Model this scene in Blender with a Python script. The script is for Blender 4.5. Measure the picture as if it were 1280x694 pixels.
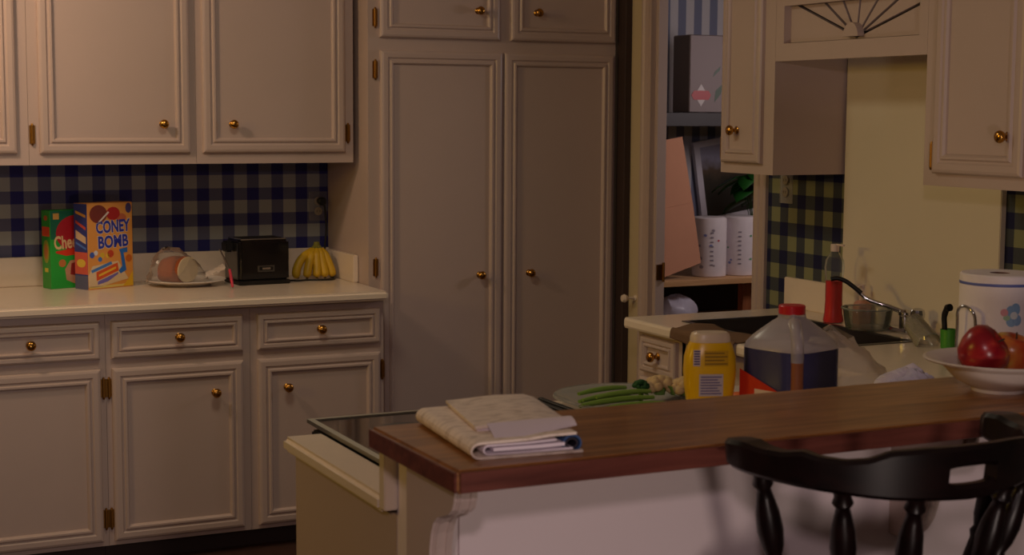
import bpy, bmesh, math, random
from mathutils import Vector, Matrix
random.seed(7)
for o in list(bpy.data.objects): bpy.data.objects.remove(o, do_unlink=True)
S = bpy.context.scene
C = S.collection
PI = math.pi

# ------------------------------------------------------------------ camera
FPX, YAW, PITCH, ROLL, HCAM = 1958.08, 0.44916769, 0.10413595, -0.00575935, 1.555
fw = Vector((math.sin(YAW)*math.cos(PITCH), math.cos(YAW)*math.cos(PITCH), -math.sin(PITCH)))
ri = Vector((math.cos(YAW), -math.sin(YAW), 0)); dn = fw.cross(ri)
r2 = ri*math.cos(ROLL) + dn*math.sin(ROLL); d2 = -ri*math.sin(ROLL) + dn*math.cos(ROLL)
cd = bpy.data.cameras.new('camera'); cam = bpy.data.objects.new('camera', cd); C.objects.link(cam)
cd.sensor_fit = 'HORIZONTAL'; cd.sensor_width = 36.0; cd.lens = FPX/1280*36.0
cd.clip_start = .05
M = Matrix((( r2.x, -d2.x, -fw.x, 0), (r2.y, -d2.y, -fw.y, 0), (r2.z, -d2.z, -fw.z, HCAM), (0, 0, 0, 1)))
cam.matrix_world = M
S.camera = cam
cd.dof.use_dof = True; cd.dof.focus_distance = 4.6; cd.dof.aperture_fstop = 8.0

# ------------------------------------------------------------------ world, lights, exposure
S.view_settings.view_transform = 'Standard'; S.view_settings.look = 'None'
S.view_settings.gamma = 1.0; S.view_settings.use_curve_mapping = False
S.view_settings.exposure = 0.0
w = bpy.data.worlds.new('world'); S.world = w; w.use_nodes = True
w.node_tree.nodes['Background'].inputs[0].default_value = (.5, .45, .5, 1)
w.node_tree.nodes['Background'].inputs[1].default_value = .05

def area(name, loc, target, size, energy, col, spread=180):
    l = bpy.data.lights.new(name, 'AREA'); l.energy = energy; l.color = col; l.shape = 'DISK'; l.size = size
    l.spread = math.radians(spread)
    o = bpy.data.objects.new(name, l); C.objects.link(o); o.location = loc
    o.rotation_euler = (Vector(target)-Vector(loc)).to_track_quat('-Z', 'Y').to_euler()
    return o
LAMPS = [
 ('low_fill', (.55, -.9, .42), (1.35, 2.1, .80), .35, 16.5, (1, .80, .72), 180),  # unseen low fill, added to brighten the half wall under the bar
 ('ceiling_lamp_key', (-.25, -.26, 2.07), (1.8, 2.2, 1.0), .16, 8, (1, .76, .78), 150),
 ('ceiling_lamp_back', (.05, 4.75, 2.44), (.45, 5.7, 1.9), .30, 11.3, (1, .685, .45), 150),
 ('ceiling_lamp_middle', (1.25, 4.08, 2.46), (1.25, 4.08, 0), .5, 7.2, (1, .88, .66), 180),
 ('left_lamp', (-2.3, 3.7, 2.0), (2.9, 3.5, 1.5), .6, 5.0, (1, .62, .10), 90),
 ('utility_fill', (4.35, 4.70, 1.85), (3.85, 5.9, 1.2), .4, 6, (1, .85, .86), 180),  # unseen fill, added to light the shelves beyond the doorway
]
for n_, l_, t_, s_, e_, c_, sp_ in LAMPS: area(n_, l_, t_, s_, e_, c_, sp_)

# ------------------------------------------------------------------ materials
def lin(c):
    return tuple((v/255/12.92 if v/255 <= .04045 else ((v/255+.055)/1.055)**2.4) for v in c)
MATS = {}
def mat(name, col, rough=.5, metal=0, spec=.5, noise=0, nscale=30, bump=0, trans=0, alpha=1, coat=0, emit=0):
    if name in MATS: return MATS[name]
    m = bpy.data.materials.new(name); m.use_nodes = True; nt = m.node_tree
    b = nt.nodes['Principled BSDF']
    c = (*lin(col), 1)
    b.inputs['Base Color'].default_value = c
    b.inputs['Roughness'].default_value = rough; b.inputs['Metallic'].default_value = metal
    b.inputs['Specular IOR Level'].default_value = spec
    b.inputs['Transmission Weight'].default_value = trans
    b.inputs['Alpha'].default_value = alpha
    b.inputs['Coat Weight'].default_value = coat
    if noise or bump:
        tc = nt.nodes.new('ShaderNodeTexCoord'); n = nt.nodes.new('ShaderNodeTexNoise')
        n.inputs['Scale'].default_value = nscale; n.inputs['Detail'].default_value = 4
        nt.links.new(tc.outputs['Object'], n.inputs['Vector'])
        if noise:
            r = nt.nodes.new('ShaderNodeMix'); r.data_type = 'RGBA'
            r.inputs['A'].default_value = tuple(v*(1-noise) for v in c[:3])+(1,)
            r.inputs['B'].default_value = tuple(min(1, v*(1+noise)) for v in c[:3])+(1,)
            nt.links.new(n.outputs['Fac'], r.inputs['Factor']); nt.links.new(r.outputs['Result'], b.inputs['Base Color'])
        if bump:
            bp = nt.nodes.new('ShaderNodeBump'); bp.inputs['Strength'].default_value = bump; bp.inputs['Distance'].default_value = .002
            nt.links.new(n.outputs['Fac'], bp.inputs['Height']); nt.links.new(bp.outputs['Normal'], b.inputs['Normal'])
    MATS[name] = m
    return m
def wood(name, c1, c2, rough=.35, scale=(1.2, 16, 16), coat=0, spec=.5):
    m = bpy.data.materials.new(name); m.use_nodes = True; nt = m.node_tree; b = nt.nodes['Principled BSDF']
    tc = nt.nodes.new('ShaderNodeTexCoord'); mp = nt.nodes.new('ShaderNodeMapping'); mp.inputs['Scale'].default_value = scale
    n = nt.nodes.new('ShaderNodeTexNoise'); n.inputs['Scale'].default_value = 4; n.inputs['Detail'].default_value = 6; n.inputs['Distortion'].default_value = .6
    r = nt.nodes.new('ShaderNodeValToRGB')
    r.color_ramp.elements[0].position = .3; r.color_ramp.elements[0].color = (*lin(c1), 1)
    r.color_ramp.elements[1].position = .7; r.color_ramp.elements[1].color = (*lin(c2), 1)
    nt.links.new(tc.outputs['Object'], mp.inputs['Vector']); nt.links.new(mp.outputs['Vector'], n.inputs['Vector'])
    nt.links.new(n.outputs['Fac'], r.inputs['Fac']); nt.links.new(r.outputs['Color'], b.inputs['Base Color'])
    b.inputs['Roughness'].default_value = rough; b.inputs['Coat Weight'].default_value = coat
    b.inputs['Specular IOR Level'].default_value = spec
    MATS[name] = m
    return m
def gingham(name, axis, ph_u, ph_v, per, light, mid, dark):
    """printed check wallpaper: stripes of one period along a wall axis and along z"""
    m = bpy.data.materials.new(name); m.use_nodes = True; nt = m.node_tree; b = nt.nodes['Principled BSDF']
    g = nt.nodes.new('ShaderNodeNewGeometry'); sp = nt.nodes.new('ShaderNodeSeparateXYZ'); nt.links.new(g.outputs['Position'], sp.inputs[0])
    def stripe(sock, ph):
        a = nt.nodes.new('ShaderNodeMath'); a.operation = 'SUBTRACT'; a.inputs[1].default_value = ph; nt.links.new(sock, a.inputs[0])
        d = nt.nodes.new('ShaderNodeMath'); d.operation = 'DIVIDE'; d.inputs[1].default_value = per; nt.links.new(a.outputs[0], d.inputs[0])
        f = nt.nodes.new('ShaderNodeMath'); f.operation = 'FRACT'; nt.links.new(d.outputs[0], f.inputs[0])
        l = nt.nodes.new('ShaderNodeMath'); l.operation = 'LESS_THAN'; l.inputs[1].default_value = .48; nt.links.new(f.outputs[0], l.inputs[0])
        return l.outputs[0]
    s = nt.nodes.new('ShaderNodeMath'); s.operation = 'ADD'
    nt.links.new(stripe(sp.outputs[axis], ph_u), s.inputs[0]); nt.links.new(stripe(sp.outputs['Z'], ph_v), s.inputs[1])
    h = nt.nodes.new('ShaderNodeMath'); h.operation = 'MULTIPLY'; h.inputs[1].default_value = .5; nt.links.new(s.outputs[0], h.inputs[0])
    r = nt.nodes.new('ShaderNodeValToRGB'); r.color_ramp.interpolation = 'CONSTANT'
    e = r.color_ramp.elements; e[0].position = 0; e[0].color = (*lin(light), 1); e[1].position = .75; e[1].color = (*lin(dark), 1)
    k = e.new(.25); k.color = (*lin(mid), 1)
    nt.links.new(h.outputs[0], r.inputs['Fac']); nt.links.new(r.outputs['Color'], b.inputs['Base Color'])
    b.inputs['Roughness'].default_value = .75; b.inputs['Specular IOR Level'].default_value = .2
    MATS[name] = m
def stripes(name, axis, per, c1, c2):
    m = bpy.data.materials.new(name); m.use_nodes = True; nt = m.node_tree; b = nt.nodes['Principled BSDF']
    g = nt.nodes.new('ShaderNodeNewGeometry'); sp = nt.nodes.new('ShaderNodeSeparateXYZ'); nt.links.new(g.outputs['Position'], sp.inputs[0])
    d = nt.nodes.new('ShaderNodeMath'); d.operation = 'DIVIDE'; d.inputs[1].default_value = per; nt.links.new(sp.outputs[axis], d.inputs[0])
    f = nt.nodes.new('ShaderNodeMath'); f.operation = 'FRACT'; nt.links.new(d.outputs[0], f.inputs[0])
    r = nt.nodes.new('ShaderNodeValToRGB'); r.color_ramp.interpolation = 'CONSTANT'
    e = r.color_ramp.elements; e[0].position = 0; e[0].color = (*lin(c1), 1); e[1].position = .5; e[1].color = (*lin(c2), 1)
    nt.links.new(f.outputs[0], r.inputs['Fac']); nt.links.new(r.outputs['Color'], b.inputs['Base Color'])
    b.inputs['Roughness'].default_value = .8; MATS[name] = m
def film(name, col, op, rough=.15):
    """thin clear or milky plastic: part transparent, part diffuse with a glossy skin"""
    m = bpy.data.materials.new(name); m.use_nodes = True; nt = m.node_tree; b = nt.nodes['Principled BSDF']
    b.inputs['Base Color'].default_value = (*lin(col), 1); b.inputs['Roughness'].default_value = rough
    t = nt.nodes.new('ShaderNodeBsdfTransparent'); mx = nt.nodes.new('ShaderNodeMixShader')
    lw = nt.nodes.new('ShaderNodeFresnel'); lw.inputs['IOR'].default_value = 1.22
    ad = nt.nodes.new('ShaderNodeMath'); ad.operation = 'ADD'; ad.use_clamp = True; ad.inputs[1].default_value = op
    nt.links.new(lw.outputs[0], ad.inputs[0]); nt.links.new(ad.outputs[0], mx.inputs[0])
    nt.links.new(t.outputs[0], mx.inputs[1]); nt.links.new(b.outputs[0], mx.inputs[2])
    nt.links.new(mx.outputs[0], nt.nodes['Material Output'].inputs['Surface'])
    MATS[name] = m

mat('paint', (193, 173, 163), rough=.38, noise=.03, nscale=6, bump=.03)
mat('wall_paint', (205, 188, 150), rough=.6, noise=.03, nscale=5)
mat('board', (226, 214, 190), rough=.5, noise=.03, nscale=4)
mat('pony', (236, 222, 222), rough=.55, noise=.03, nscale=5)
mat('ceiling', (215, 205, 195), rough=.9)
mat('laminate', (234, 218, 198), rough=.22, noise=.03, nscale=40)
mat('dark_floor', (70, 46, 38), rough=.5, noise=.25, nscale=8)
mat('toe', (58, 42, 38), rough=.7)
mat('brass', (190, 140, 66), rough=.22, metal=1)
mat('old_brass', (150, 108, 52), rough=.38, metal=1)
mat('chrome', (205, 205, 208), rough=.12, metal=1)
mat('trim_metal', (178, 174, 160), rough=.38, metal=1)
mat('steel', (120, 120, 120), rough=.3, metal=1)
mat('black_gloss', (7, 7, 14), rough=.12, coat=.3)
mat('black', (12, 11, 12), rough=.45)
mat('iron', (22, 21, 21), rough=.5)
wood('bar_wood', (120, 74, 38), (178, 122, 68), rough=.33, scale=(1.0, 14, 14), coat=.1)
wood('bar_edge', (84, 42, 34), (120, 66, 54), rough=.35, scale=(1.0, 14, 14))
wood('chair_wood', (12, 5, 5), (24, 10, 9), rough=.34, scale=(2, 8, 8), coat=0, spec=.3)
wood('shelf_wood', (188, 140, 92), (214, 172, 122), rough=.5, scale=(1, 10, 10))
wood('post_wood', (128, 70, 38), (150, 88, 50), rough=.5, scale=(10, 10, 1))
gingham('gingham_back', 'X', .830, 1.2155, .0985, (150, 152, 150), (92, 93, 118), (42, 42, 104))
gingham('gingham_right', 'Y', 4.350, 1.149, .0960, (138, 140, 104), (72, 76, 80), (36, 38, 72))
stripes('striped_paper', 'X', .088, (112, 116, 138), (186, 182, 184))
film('clear_film', (225, 210, 196), .15, .12)
film('jug_plastic', (215, 208, 210), .46, .25)
film('jug_thin', (170, 166, 190), .05, .25)
film('glass', (215, 222, 215), .05, .05)
film('plate_glass', (190, 186, 176), .24, .08)
film('ribbed_glass', (176, 170, 150), .36, .08)
film('smoke_glass', (120, 126, 116), .26, .05)

# ------------------------------------------------------------------ mesh helpers
ORG = {}
def _org(o): return ORG.get(o.name, Vector((0, 0, 0))) if o else Vector((0, 0, 0))
class B:
    def __init__(s): s.v = []; s.f = []; s.mi = []; s.cur = 0
    def add(s, vs, fs):
        n = len(s.v); s.v += [tuple(p) for p in vs]; s.f += [tuple(i+n for i in f) for f in fs]; s.mi += [s.cur]*len(fs); return s
    def box(s, x0, x1, y0, y1, z0, z1):
        vs = [(x, y, z) for z in (z0, z1) for y in (y0, y1) for x in (x0, x1)]
        return s.add(vs, [(0, 2, 3, 1), (4, 5, 7, 6), (0, 1, 5, 4), (2, 6, 7, 3), (0, 4, 6, 2), (1, 3, 7, 5)])
    def prism(s, poly, fn, a, b):
        """poly of (u,v), fn(u,v,t)->xyz, extruded from t=a to t=b"""
        n = len(poly)
        vs = [fn(u, v, a) for u, v in poly] + [fn(u, v, b) for u, v in poly]
        fs = [tuple(range(n)), tuple(range(2*n-1, n-1, -1))] + [(i, (i+1) % n, (i+1) % n+n, i+n) for i in range(n)]
        return s.add(vs, fs)
    def lathe(s, prof, seg=20, o=(0, 0, 0), ax='Z', sx=1, sy=1):
        vs = []; fs = []
        for r, h in prof:
            for k in range(seg):
                a = 2*PI*k/seg; p, q = r*math.cos(a)*sx, r*math.sin(a)*sy
                c = {'Z': (p, q, h), 'Y': (p, h, q), 'X': (h, p, q)}[ax]
                vs.append((c[0]+o[0], c[1]+o[1], c[2]+o[2]))
        m = len(prof)
        for i in range(m-1):
            for k in range(seg):
                k2 = (k+1) % seg; fs.append((i*seg+k, i*seg+k2, (i+1)*seg+k2, (i+1)*seg+k))
        if prof[0][0] > 1e-6: fs.append(tuple(range(seg)))
        if prof[-1][0] > 1e-6: fs.append(tuple((m-1)*seg+k for k in range(seg)))
        return s.add(vs, fs)
    def tube(s, pts, rad, seg=10, flat=1):
        P = [Vector(p) for p in pts]; n = len(P)
        if not hasattr(rad, '__len__'): rad = [rad]*n
        vs = []; fs = []; up = None
        for i in range(n):
            t = (P[min(i+1, n-1)]-P[max(i-1, 0)]).normalized()
            if up is None: up = Vector((0, 0, 1)) if abs(t.z) < .9 else Vector((1, 0, 0))
            a = (up-t*up.dot(t)).normalized(); b = t.cross(a); up = a
            for k in range(seg):
                g = 2*PI*k/seg; vs.append(P[i]+(a*math.cos(g)*flat+b*math.sin(g))*rad[i])
        for i in range(n-1):
            for k in range(seg):
                k2 = (k+1) % seg; fs.append((i*seg+k, i*seg+k2, (i+1)*seg+k2, (i+1)*seg+k))
        fs += [tuple(range(seg)), tuple((n-1)*seg+k for k in range(seg))]
        return s.add(vs, fs)
    def grid(s, fn, nu, nv, closeu=False):
        vs = [fn(i/(nu if closeu else nu-1), j/(nv-1)) for i in range(nu) for j in range(nv)]; fs = []
        for i in range(nu if closeu else nu-1):
            for j in range(nv-1):
                i2 = (i+1) % nu; fs.append((i*nv+j, i2*nv+j, i2*nv+j+1, i*nv+j+1))
        return s.add(vs, fs)
    def mesh(s, name, mats, org=(0, 0, 0), smooth=None, bevel=0, seg=2):
        me = bpy.data.meshes.new(name); o = Vector(org)
        me.from_pydata([Vector(p)-o for p in s.v], [], s.f)
        for m in (mats if isinstance(mats, (list, tuple)) else [mats]): me.materials.append(MATS[m])
        bm = bmesh.new(); bm.from_mesh(me)
        for f, i in zip(bm.faces, s.mi): f.material_index = i
        bmesh.ops.remove_doubles(bm, verts=bm.verts, dist=1e-6)
        bmesh.ops.recalc_face_normals(bm, faces=bm.faces)
        if bevel:
            ed = [e for e in bm.edges if len(e.link_faces) == 2 and e.calc_face_angle(0) > .6]
            bmesh.ops.bevel(bm, geom=ed, offset=bevel, segments=seg, affect='EDGES', clamp_overlap=True)
        if smooth is not None:
            for f in bm.faces: f.smooth = True
            for e in bm.edges: e.smooth = not (len(e.link_faces) == 2 and e.calc_face_angle(0) > smooth)
        bm.to_mesh(me); bm.free()
        return me
    def build(s, name, mats, parent=None, org=None, smooth=None, bevel=0, seg=2, world=True):
        """verts are in world space (world=True: origin put at org or parent) or already local to the parent"""
        if world:
            o = Vector(org) if org is not None else _org(parent)
            me = s.mesh(name, mats, o, smooth, bevel, seg); ob = link(name, me, parent, o-_org(parent)); ORG[ob.name] = o
        else:
            me = s.mesh(name, mats, (0, 0, 0), smooth, bevel, seg); ob = link(name, me, parent, (0, 0, 0))
        return ob
def link(name, me, parent=None, loc=(0, 0, 0), rot=None):
    o = bpy.data.objects.new(name, me); C.objects.link(o); o.location = loc
    if rot: o.rotation_euler = rot
    if parent: o.parent = parent
    return o
def tag(o, label, cat, group=None, kind=None):
    o['label'] = label; o['category'] = cat
    if group: o['group'] = group
    if kind: o['kind'] = kind
    return o
def struct(o, label=None):
    o['kind'] = 'structure'
    if label: o['label'] = label
    return o
def thing(name, label, cat, loc=(0, 0, 0), rotz=0, group=None, rot=None):
    o = link(name, None, None, loc, rot or (0, 0, rotz)); o.empty_display_size = .05
    ORG[o.name] = Vector(loc)
    return tag(o, label, cat, group)
def bx(name, m, parent, x0, x1, y0, y1, z0, z1, bevel=.002, world=True, org=None):
    return B().box(x0, x1, y0, y1, z0, z1).build(name, m, parent, bevel=bevel, seg=1, world=world, org=org)

# ================================================================== ROOM SHELL
XR = 3.13; YB = 5.94; ZC = 2.5
struct(B().box(-2.7, 5.2, -2.7, 6.9, -.1, 0).build('floor', 'dark_floor'), 'dark brown kitchen floor')
struct(B().box(-2.7, 5.2, -2.7, 6.9, ZC, ZC+.1).build('ceiling', 'ceiling'), 'plain pale ceiling')
struct(B().box(-2.7, XR+.042, YB, YB+.1, 0, ZC).build('wall_back', 'gingham_back'), 'blue and grey gingham wallpaper wall behind the left counter')
struct(B().box(-2.8, -2.7, -2.7, 6.9, 0, ZC).build('wall_left', 'wall_paint'))
struct(B().box(-2.7, 5.2, -2.8, -2.7, 0, ZC).build('wall_front', 'wall_paint'))
struct(B().box(XR, XR+.042, -2.7, 4.52, 0, ZC).build('wall_right', 'gingham_right'), 'green and navy gingham wallpaper wall behind the sink')
struct(B().box(XR, XR+.042, 5.245, YB, 0, ZC).build('wall_doorway', 'wall_paint'), 'narrow yellow painted wall strip beside the pantry')
struct(B().box(XR, XR+.042, 4.52, 5.245, 2.1, ZC).build('wall_lintel', 'wall_paint'))
# casing of the doorway: moulded profile strips (far side, near side)
def casing(name, y0, y1, flip):
    wd = y1-y0; pr = [(0, 0), (0, .012), (.1, .018), (.22, .018), (.3, .012), (.62, .010), (.7, .016), (.82, .020), (1, .020), (1, 0)]
    if flip: pr = [(1-u, n) for u, n in pr]
    return struct(B().prism([(y0+u*wd, XR-n) for u, n in pr], lambda u, v, t: (v, u, t), 0, 2.17).build(name, 'paint'))
casing('trim_1', 5.235, 5.322, True)['label'] = 'moulded pinkish door casing beside the pantry'
casing('trim_2', 4.468, 4.528, False)['label'] = 'narrow cream door casing next to the gingham wall'
j = struct(bx('trim_3', 'paint', None, XR+.001, XR+.043, 5.215, 5.243, 0, 2.1), 'door jamb facing the room with brass hinge')
hb = B().box(XR+.006, XR+.034, 5.211, 5.215, .915, .975); hb.lathe([(.005, .907), (.005, .983)], 10, (XR+.035, 5.209, 0))
hb.build('hinge', 'old_brass', j)
struct(bx('trim_4', 'paint', None, XR+.001, XR+.043, 4.521, 4.545, 0, 2.1), 'near door jamb')
struct(bx('shade_strip', 'toe', None, 3.100, XR-.0005, 5.414, 5.478, 0, 2.46), 'dark strip put in as shadow between pantry and wall')  # shadow of the gap beside the pantry, put into a dark strip
# pale knob that sticks out of the narrow wall strip
k = B().lathe([(.012, 0), (.012, -.004), (.005, -.008), (.005, -.035), (.012, -.04), (.017, -.052), (.013, -.062), (0, -.065)], 14, (XR, 5.36, .83), 'X').build('door_stop_knob', 'laminate', org=(XR, 5.36, .83), smooth=.7)
tag(k, 'small pale knob sticking out beside the right edge of the pantry', 'knob')

# ================================================================== DOORS, DRAWERS, KNOBS, HINGES
PROF = [(0, 0), (0, .012), (.004, .017), (.011, .0195), (.026, .0195), (.031, .0145), (.035, .0145), (.040, .0205), (.046, .0205), (.051, .0145), (.053, .009)]
def amap(axis, plane):
    return (lambda u, v, n: (u, plane-n, v)) if axis == 'Y' else (lambda u, v, n: (plane-n, u, v))
KNOB = {}
def knob(parent, axis, plane, u, v):
    if axis not in KNOB:
        b = B().lathe([(.0125, -.001), (.0125, -.003), (.007, -.006), (.0055, -.014), (.008, -.018), (.0145, -.023), (.0165, -.029), (.0145, -.035), (.008, -.039), (0, -.040)], 18, ax=axis)
        KNOB[axis] = b.mesh('knob', 'brass', smooth=.9)
    p = Vector(amap(axis, plane)(u, v, .009)); o = link('knob', KNOB[axis], parent, p-_org(parent)); return o
HINGE = {}
def hinge(parent, axis, plane, u, v, h=.062):
    if axis not in HINGE:
        b = B(); f = amap(axis, 0)
        def bb(u0, u1, v0, v1, n0, n1):
            p = f(u0, v0, n0); q = f(u1, v1, n1); b.box(min(p[0], q[0]), max(p[0], q[0]), min(p[1], q[1]), max(p[1], q[1]), min(p[2], q[2]), max(p[2], q[2]))
        bb(-.010, .010, -h/2, h/2, 0, .003)
        c = f(0, 0, .005); b.lathe([(.003, -h/2-.007), (.0052, -h/2), (.0052, h/2), (.003, h/2+.007)], 10, c)
        HINGE[axis] = b.mesh('hinge', 'old_brass')
    p = Vector(amap(axis, plane)(u, v, 0.0005)); return link('hinge', HINGE[axis], parent, p-_org(parent))
def door(parent, name, u0, u1, v0, v1, axis, plane, kn=None, hs=(), k=1.0, hu=None):
    f = amap(axis, plane); b = B(); L = []
    for ins, n in PROF:
        i = ins*k; L.append([f(u0+i, v0+i, n), f(u1-i, v0+i, n), f(u1-i, v1-i, n), f(u0+i, v1-i, n)])
    vs = [p for r in L for p in r]; fs = []
    for r in range(len(L)-1):
        for c in range(4): fs.append((r*4+c, r*4+(c+1) % 4, r*4+4+(c+1) % 4, r*4+4+c))
    b.add(vs, fs)
    o = b.build(name, 'paint', parent, org=f((u0+u1)/2, v0, 0))
    i = PROF[-1][0]*k-.001
    p, q = f(u0+i, v0+i, .001), f(u1-i, v1-i, .0095)
    bx('panel', 'paint', o, min(p[0], q[0]), max(p[0], q[0]), min(p[1], q[1]), max(p[1], q[1]), p[2], q[2], bevel=0)
    if kn: knob(o, axis, plane, *kn)
    for h in hs: hinge(o, axis, plane, hu, h)
    return o

# ---- back base cabinets
FY = 5.32
def base_unit(x0, x1, du0, du1, kd, kx, hu, label):
    t = thing('base_cabinet', label, 'cabinet', ((x0+x1)/2, 5.6, 0), group='base cabinets under the left counter')
    b = B().box(x0, x1, FY, YB-.002, .075, .878); b.build('body', 'paint', t)
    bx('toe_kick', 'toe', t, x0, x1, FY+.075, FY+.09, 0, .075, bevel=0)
    d = door(t, 'drawer', du0, du1, .722, .850, 'Y', FY, ((du0+du1)/2+.002, .785), k=.72)
    door(t, 'door', du0, du1, .092, .689, 'Y', FY, (kd, .583), (.622, .17), hu=hu)
    return t
base_unit(.535, 1.0385, .56, 1.019, .60, 0, 1.0295, 'taupe base cabinet at the left edge, under the cereal boxes')
base_unit(1.0395, 1.5405, 1.057, 1.513, 1.411, 0, 1.048, 'middle taupe base cabinet with one drawer and one door')
base_unit(1.5415, 2.0435, 1.566, 2.026, 1.672, 0, 2.036, 'right taupe base cabinet next to the tall pantry')
# ---- left counter with backsplash
t = thing('countertop', 'cream laminate countertop carrying the cereal boxes, toaster and bananas', 'countertop', (1.2, 5.6, .88))
B().box(.5, 2.046, 5.268, YB-.002, .880, .914).build('top', 'laminate', t, bevel=.009, seg=3)
B().box(.5, 2.045, YB-.022, YB-.002, .914, 1.022).build('backsplash', 'laminate', t, bevel=.003)
B().box(2.025, 2.0445, 5.585, YB-.022, .914, 1.018).build('side_splash', 'laminate', t, bevel=.003)
# ---- back upper cabinets
UY = 5.57
def upper_unit(x0, x1, du0, du1, kx, hu, hv, label):
    t = thing('wall_cabinet', label, 'cabinet', ((x0+x1)/2, 5.75, 1.37), group='wall cabinets above the left counter')
    B().box(x0, x1, UY, YB-.002, 1.37, 2.3).build('body', 'paint', t)
    door(t, 'door', du0, du1, 1.410, 2.26, 'Y', UY, (kx, 1.512), hv, hu=hu)
    return t
upper_unit(.30, .8435, .33, .805, .38, .826, (2.1,), 'wall cabinet cut off at the upper left edge')
upper_unit(.8445, 1.4245, .880, 1.401, 1.303, .856, (1.475, 2.1), 'wide wall cabinet above the cereal boxes, lit warm pink')
upper_unit(1.4255, 2.0205, 1.447, 1.985, 1.555, 1.998, (1.48, 2.1), 'wall cabinet above the toaster, beside the pantry')
# ---- pantry
PY = 5.48
t = thing('pantry_cabinet', 'tall taupe pantry cabinet with two long doors and two short ones above', 'pantry', (2.56, 5.7, 0))
B().box(2.0465, 3.092, PY, YB-.002, .09, 2.46).build('body', 'paint', t)
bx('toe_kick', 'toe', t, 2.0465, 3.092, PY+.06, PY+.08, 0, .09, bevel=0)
door(t, 'door', 2.092, 2.590, .12, 1.787, 'Y', PY, (2.497, .937), (1.715, .98, .3), hu=2.074)
door(t, 'door', 2.600, 3.080, .12, 1.787, 'Y', PY, (2.709, .937), (), hu=3.09)
door(t, 'door', 2.090, 2.578, 1.834, 2.42, 'Y', PY, (2.487, 1.942), (1.905, 2.3), hu=2.074)
door(t, 'door', 2.626, 3.086, 1.834, 2.42, 'Y', PY, (2.735, 1.942), (), hu=3.09)

# ---- right wall: narrow wall cabinet, sunburst valance, wide wall cabinet
UX = 2.84
t = thing('wall_cabinet', 'narrow wall cabinet at the doorway end above the sink', 'cabinet', (2.98, 4.18, 1.37), group='wall cabinets above the sink')
B().box(UX, XR-.001, 4.034, 4.325, 1.37, 2.3).build('body', 'paint', t)
door(t, 'door', 4.088, 4.305, 1.404, 2.26, 'X', UX, (4.222, 1.507), (1.45, 2.1), k=.8, hu=4.314)
t = thing('wall_cabinet', 'wide wall cabinet at the right edge above the sink', 'cabinet', (2.98, 3.1, 1.37), group='wall cabinets above the sink')
B().box(UX, XR-.001, 2.56, 3.336, 1.37, 2.3).build('body', 'paint', t)
door(t, 'door', 2.957, 3.288, 1.404, 2.26, 'X', UX, (3.012, 1.505), (1.45, 2.1), hu=3.3)
door(t, 'door', 2.60, 2.930, 1.404, 2.26, 'X', UX, (2.88, 1.505), ())
t = thing('valance', 'wooden valance with pierced sunburst between the cabinets above the sink', 'valance', (UX+.02, 3.69, 1.72))
y0, y1, z0, z1 = 3.372, 3.992, 1.776, 1.886
fr = B(); fr.box(UX, UX+.02, 3.337, 4.033, 1.72, z0-.003); fr.box(UX, UX+.02, 3.337, 4.033, z1, 2.3)
fr.box(UX, UX+.02, 3.337, y0, z0-.003, z1); fr.box(UX, UX+.02, y1, 4.033, z0-.003, z1)
fr.box(UX+.02, UX+.042, 3.337, y0, z0-.003, z1); fr.box(UX+.02, UX+.042, y1, 4.033, z0-.003, z1)
fr.build('frame', 'paint', t)
bx('shade_board', 'paint', t, UX+.02, XR-.022, 3.337, 4.033, 1.745, 1.757, bevel=0)  # board added to throw shade on the wall behind the valance
bx('shade_panel', 'toe', t, UX+.060, UX+.065, 3.34, 4.03, 1.76, 1.95, bevel=0)  # shade inside the pierced slits, put into a dark panel
c0 = (3.672, 1.782)
dirs = [(y1, z0)] + [(3.950, 1.886), (3.822, 1.886), (3.737, 1.886), (3.660, 1.886), (3.578, 1.886), (3.478, 1.886), (3.372, 1.868)] + [(y0, z0)]
def clip(poly, px, py, nx, ny):
    out = []
    for i in range(len(poly)):
        a, b_ = poly[i], poly[(i+1) % len(poly)]
        da = (a[0]-px)*nx+(a[1]-py)*ny; db = (b_[0]-px)*nx+(b_[1]-py)*ny
        if da >= 0: out.append(a)
        if (da >= 0) != (db >= 0):
            k_ = da/(da-db); out.append((a[0]+(b_[0]-a[0])*k_, a[1]+(b_[1]-a[1])*k_))
    return out
for i in range(len(dirs)-1):
    poly = [(y0, z0), (y1, z0), (y1, z1), (y0, z1)]
    for s_, (dy, dz) in ((1, dirs[i]), (-1, dirs[i+1])):
        ux, uz = dy-c0[0], dz-c0[1]; l = math.hypot(ux, uz); ux /= l; uz /= l
        nx, nz = -uz*s_, ux*s_
        edge = (i == 0 and s_ == 1) or (i == len(dirs)-2 and s_ == -1)
        g = -.02 if edge else .0042
        poly = clip(poly, c0[0]+nx*g, c0[1]+nz*g, nx, nz)
        if len(poly) < 3: break
    if len(poly) >= 3:
        B().prism(poly, lambda u, v, tt: (tt, u, v), UX+.026, UX+.040).build('sunburst_ray', 'paint', t)
sun = [(c0[0]+.034*math.cos(a), c0[1]+.040*math.sin(a)) for a in [PI*i/14 for i in range(15)]]
B().prism(sun, lambda u, v, tt: (tt, u, v), UX+.002, UX+.0258).build('sun_disc', 'paint', t)
# cream board over the window
bd = B().box(XR-.022, XR-.001, 3.325, 4.025, .9145, 2.2).build('window_board', 'board', bevel=.002, org=(XR-.01, 3.67, .9145))
tag(bd, 'tall plain cream board on the wall under the sunburst valance', 'board')

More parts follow.
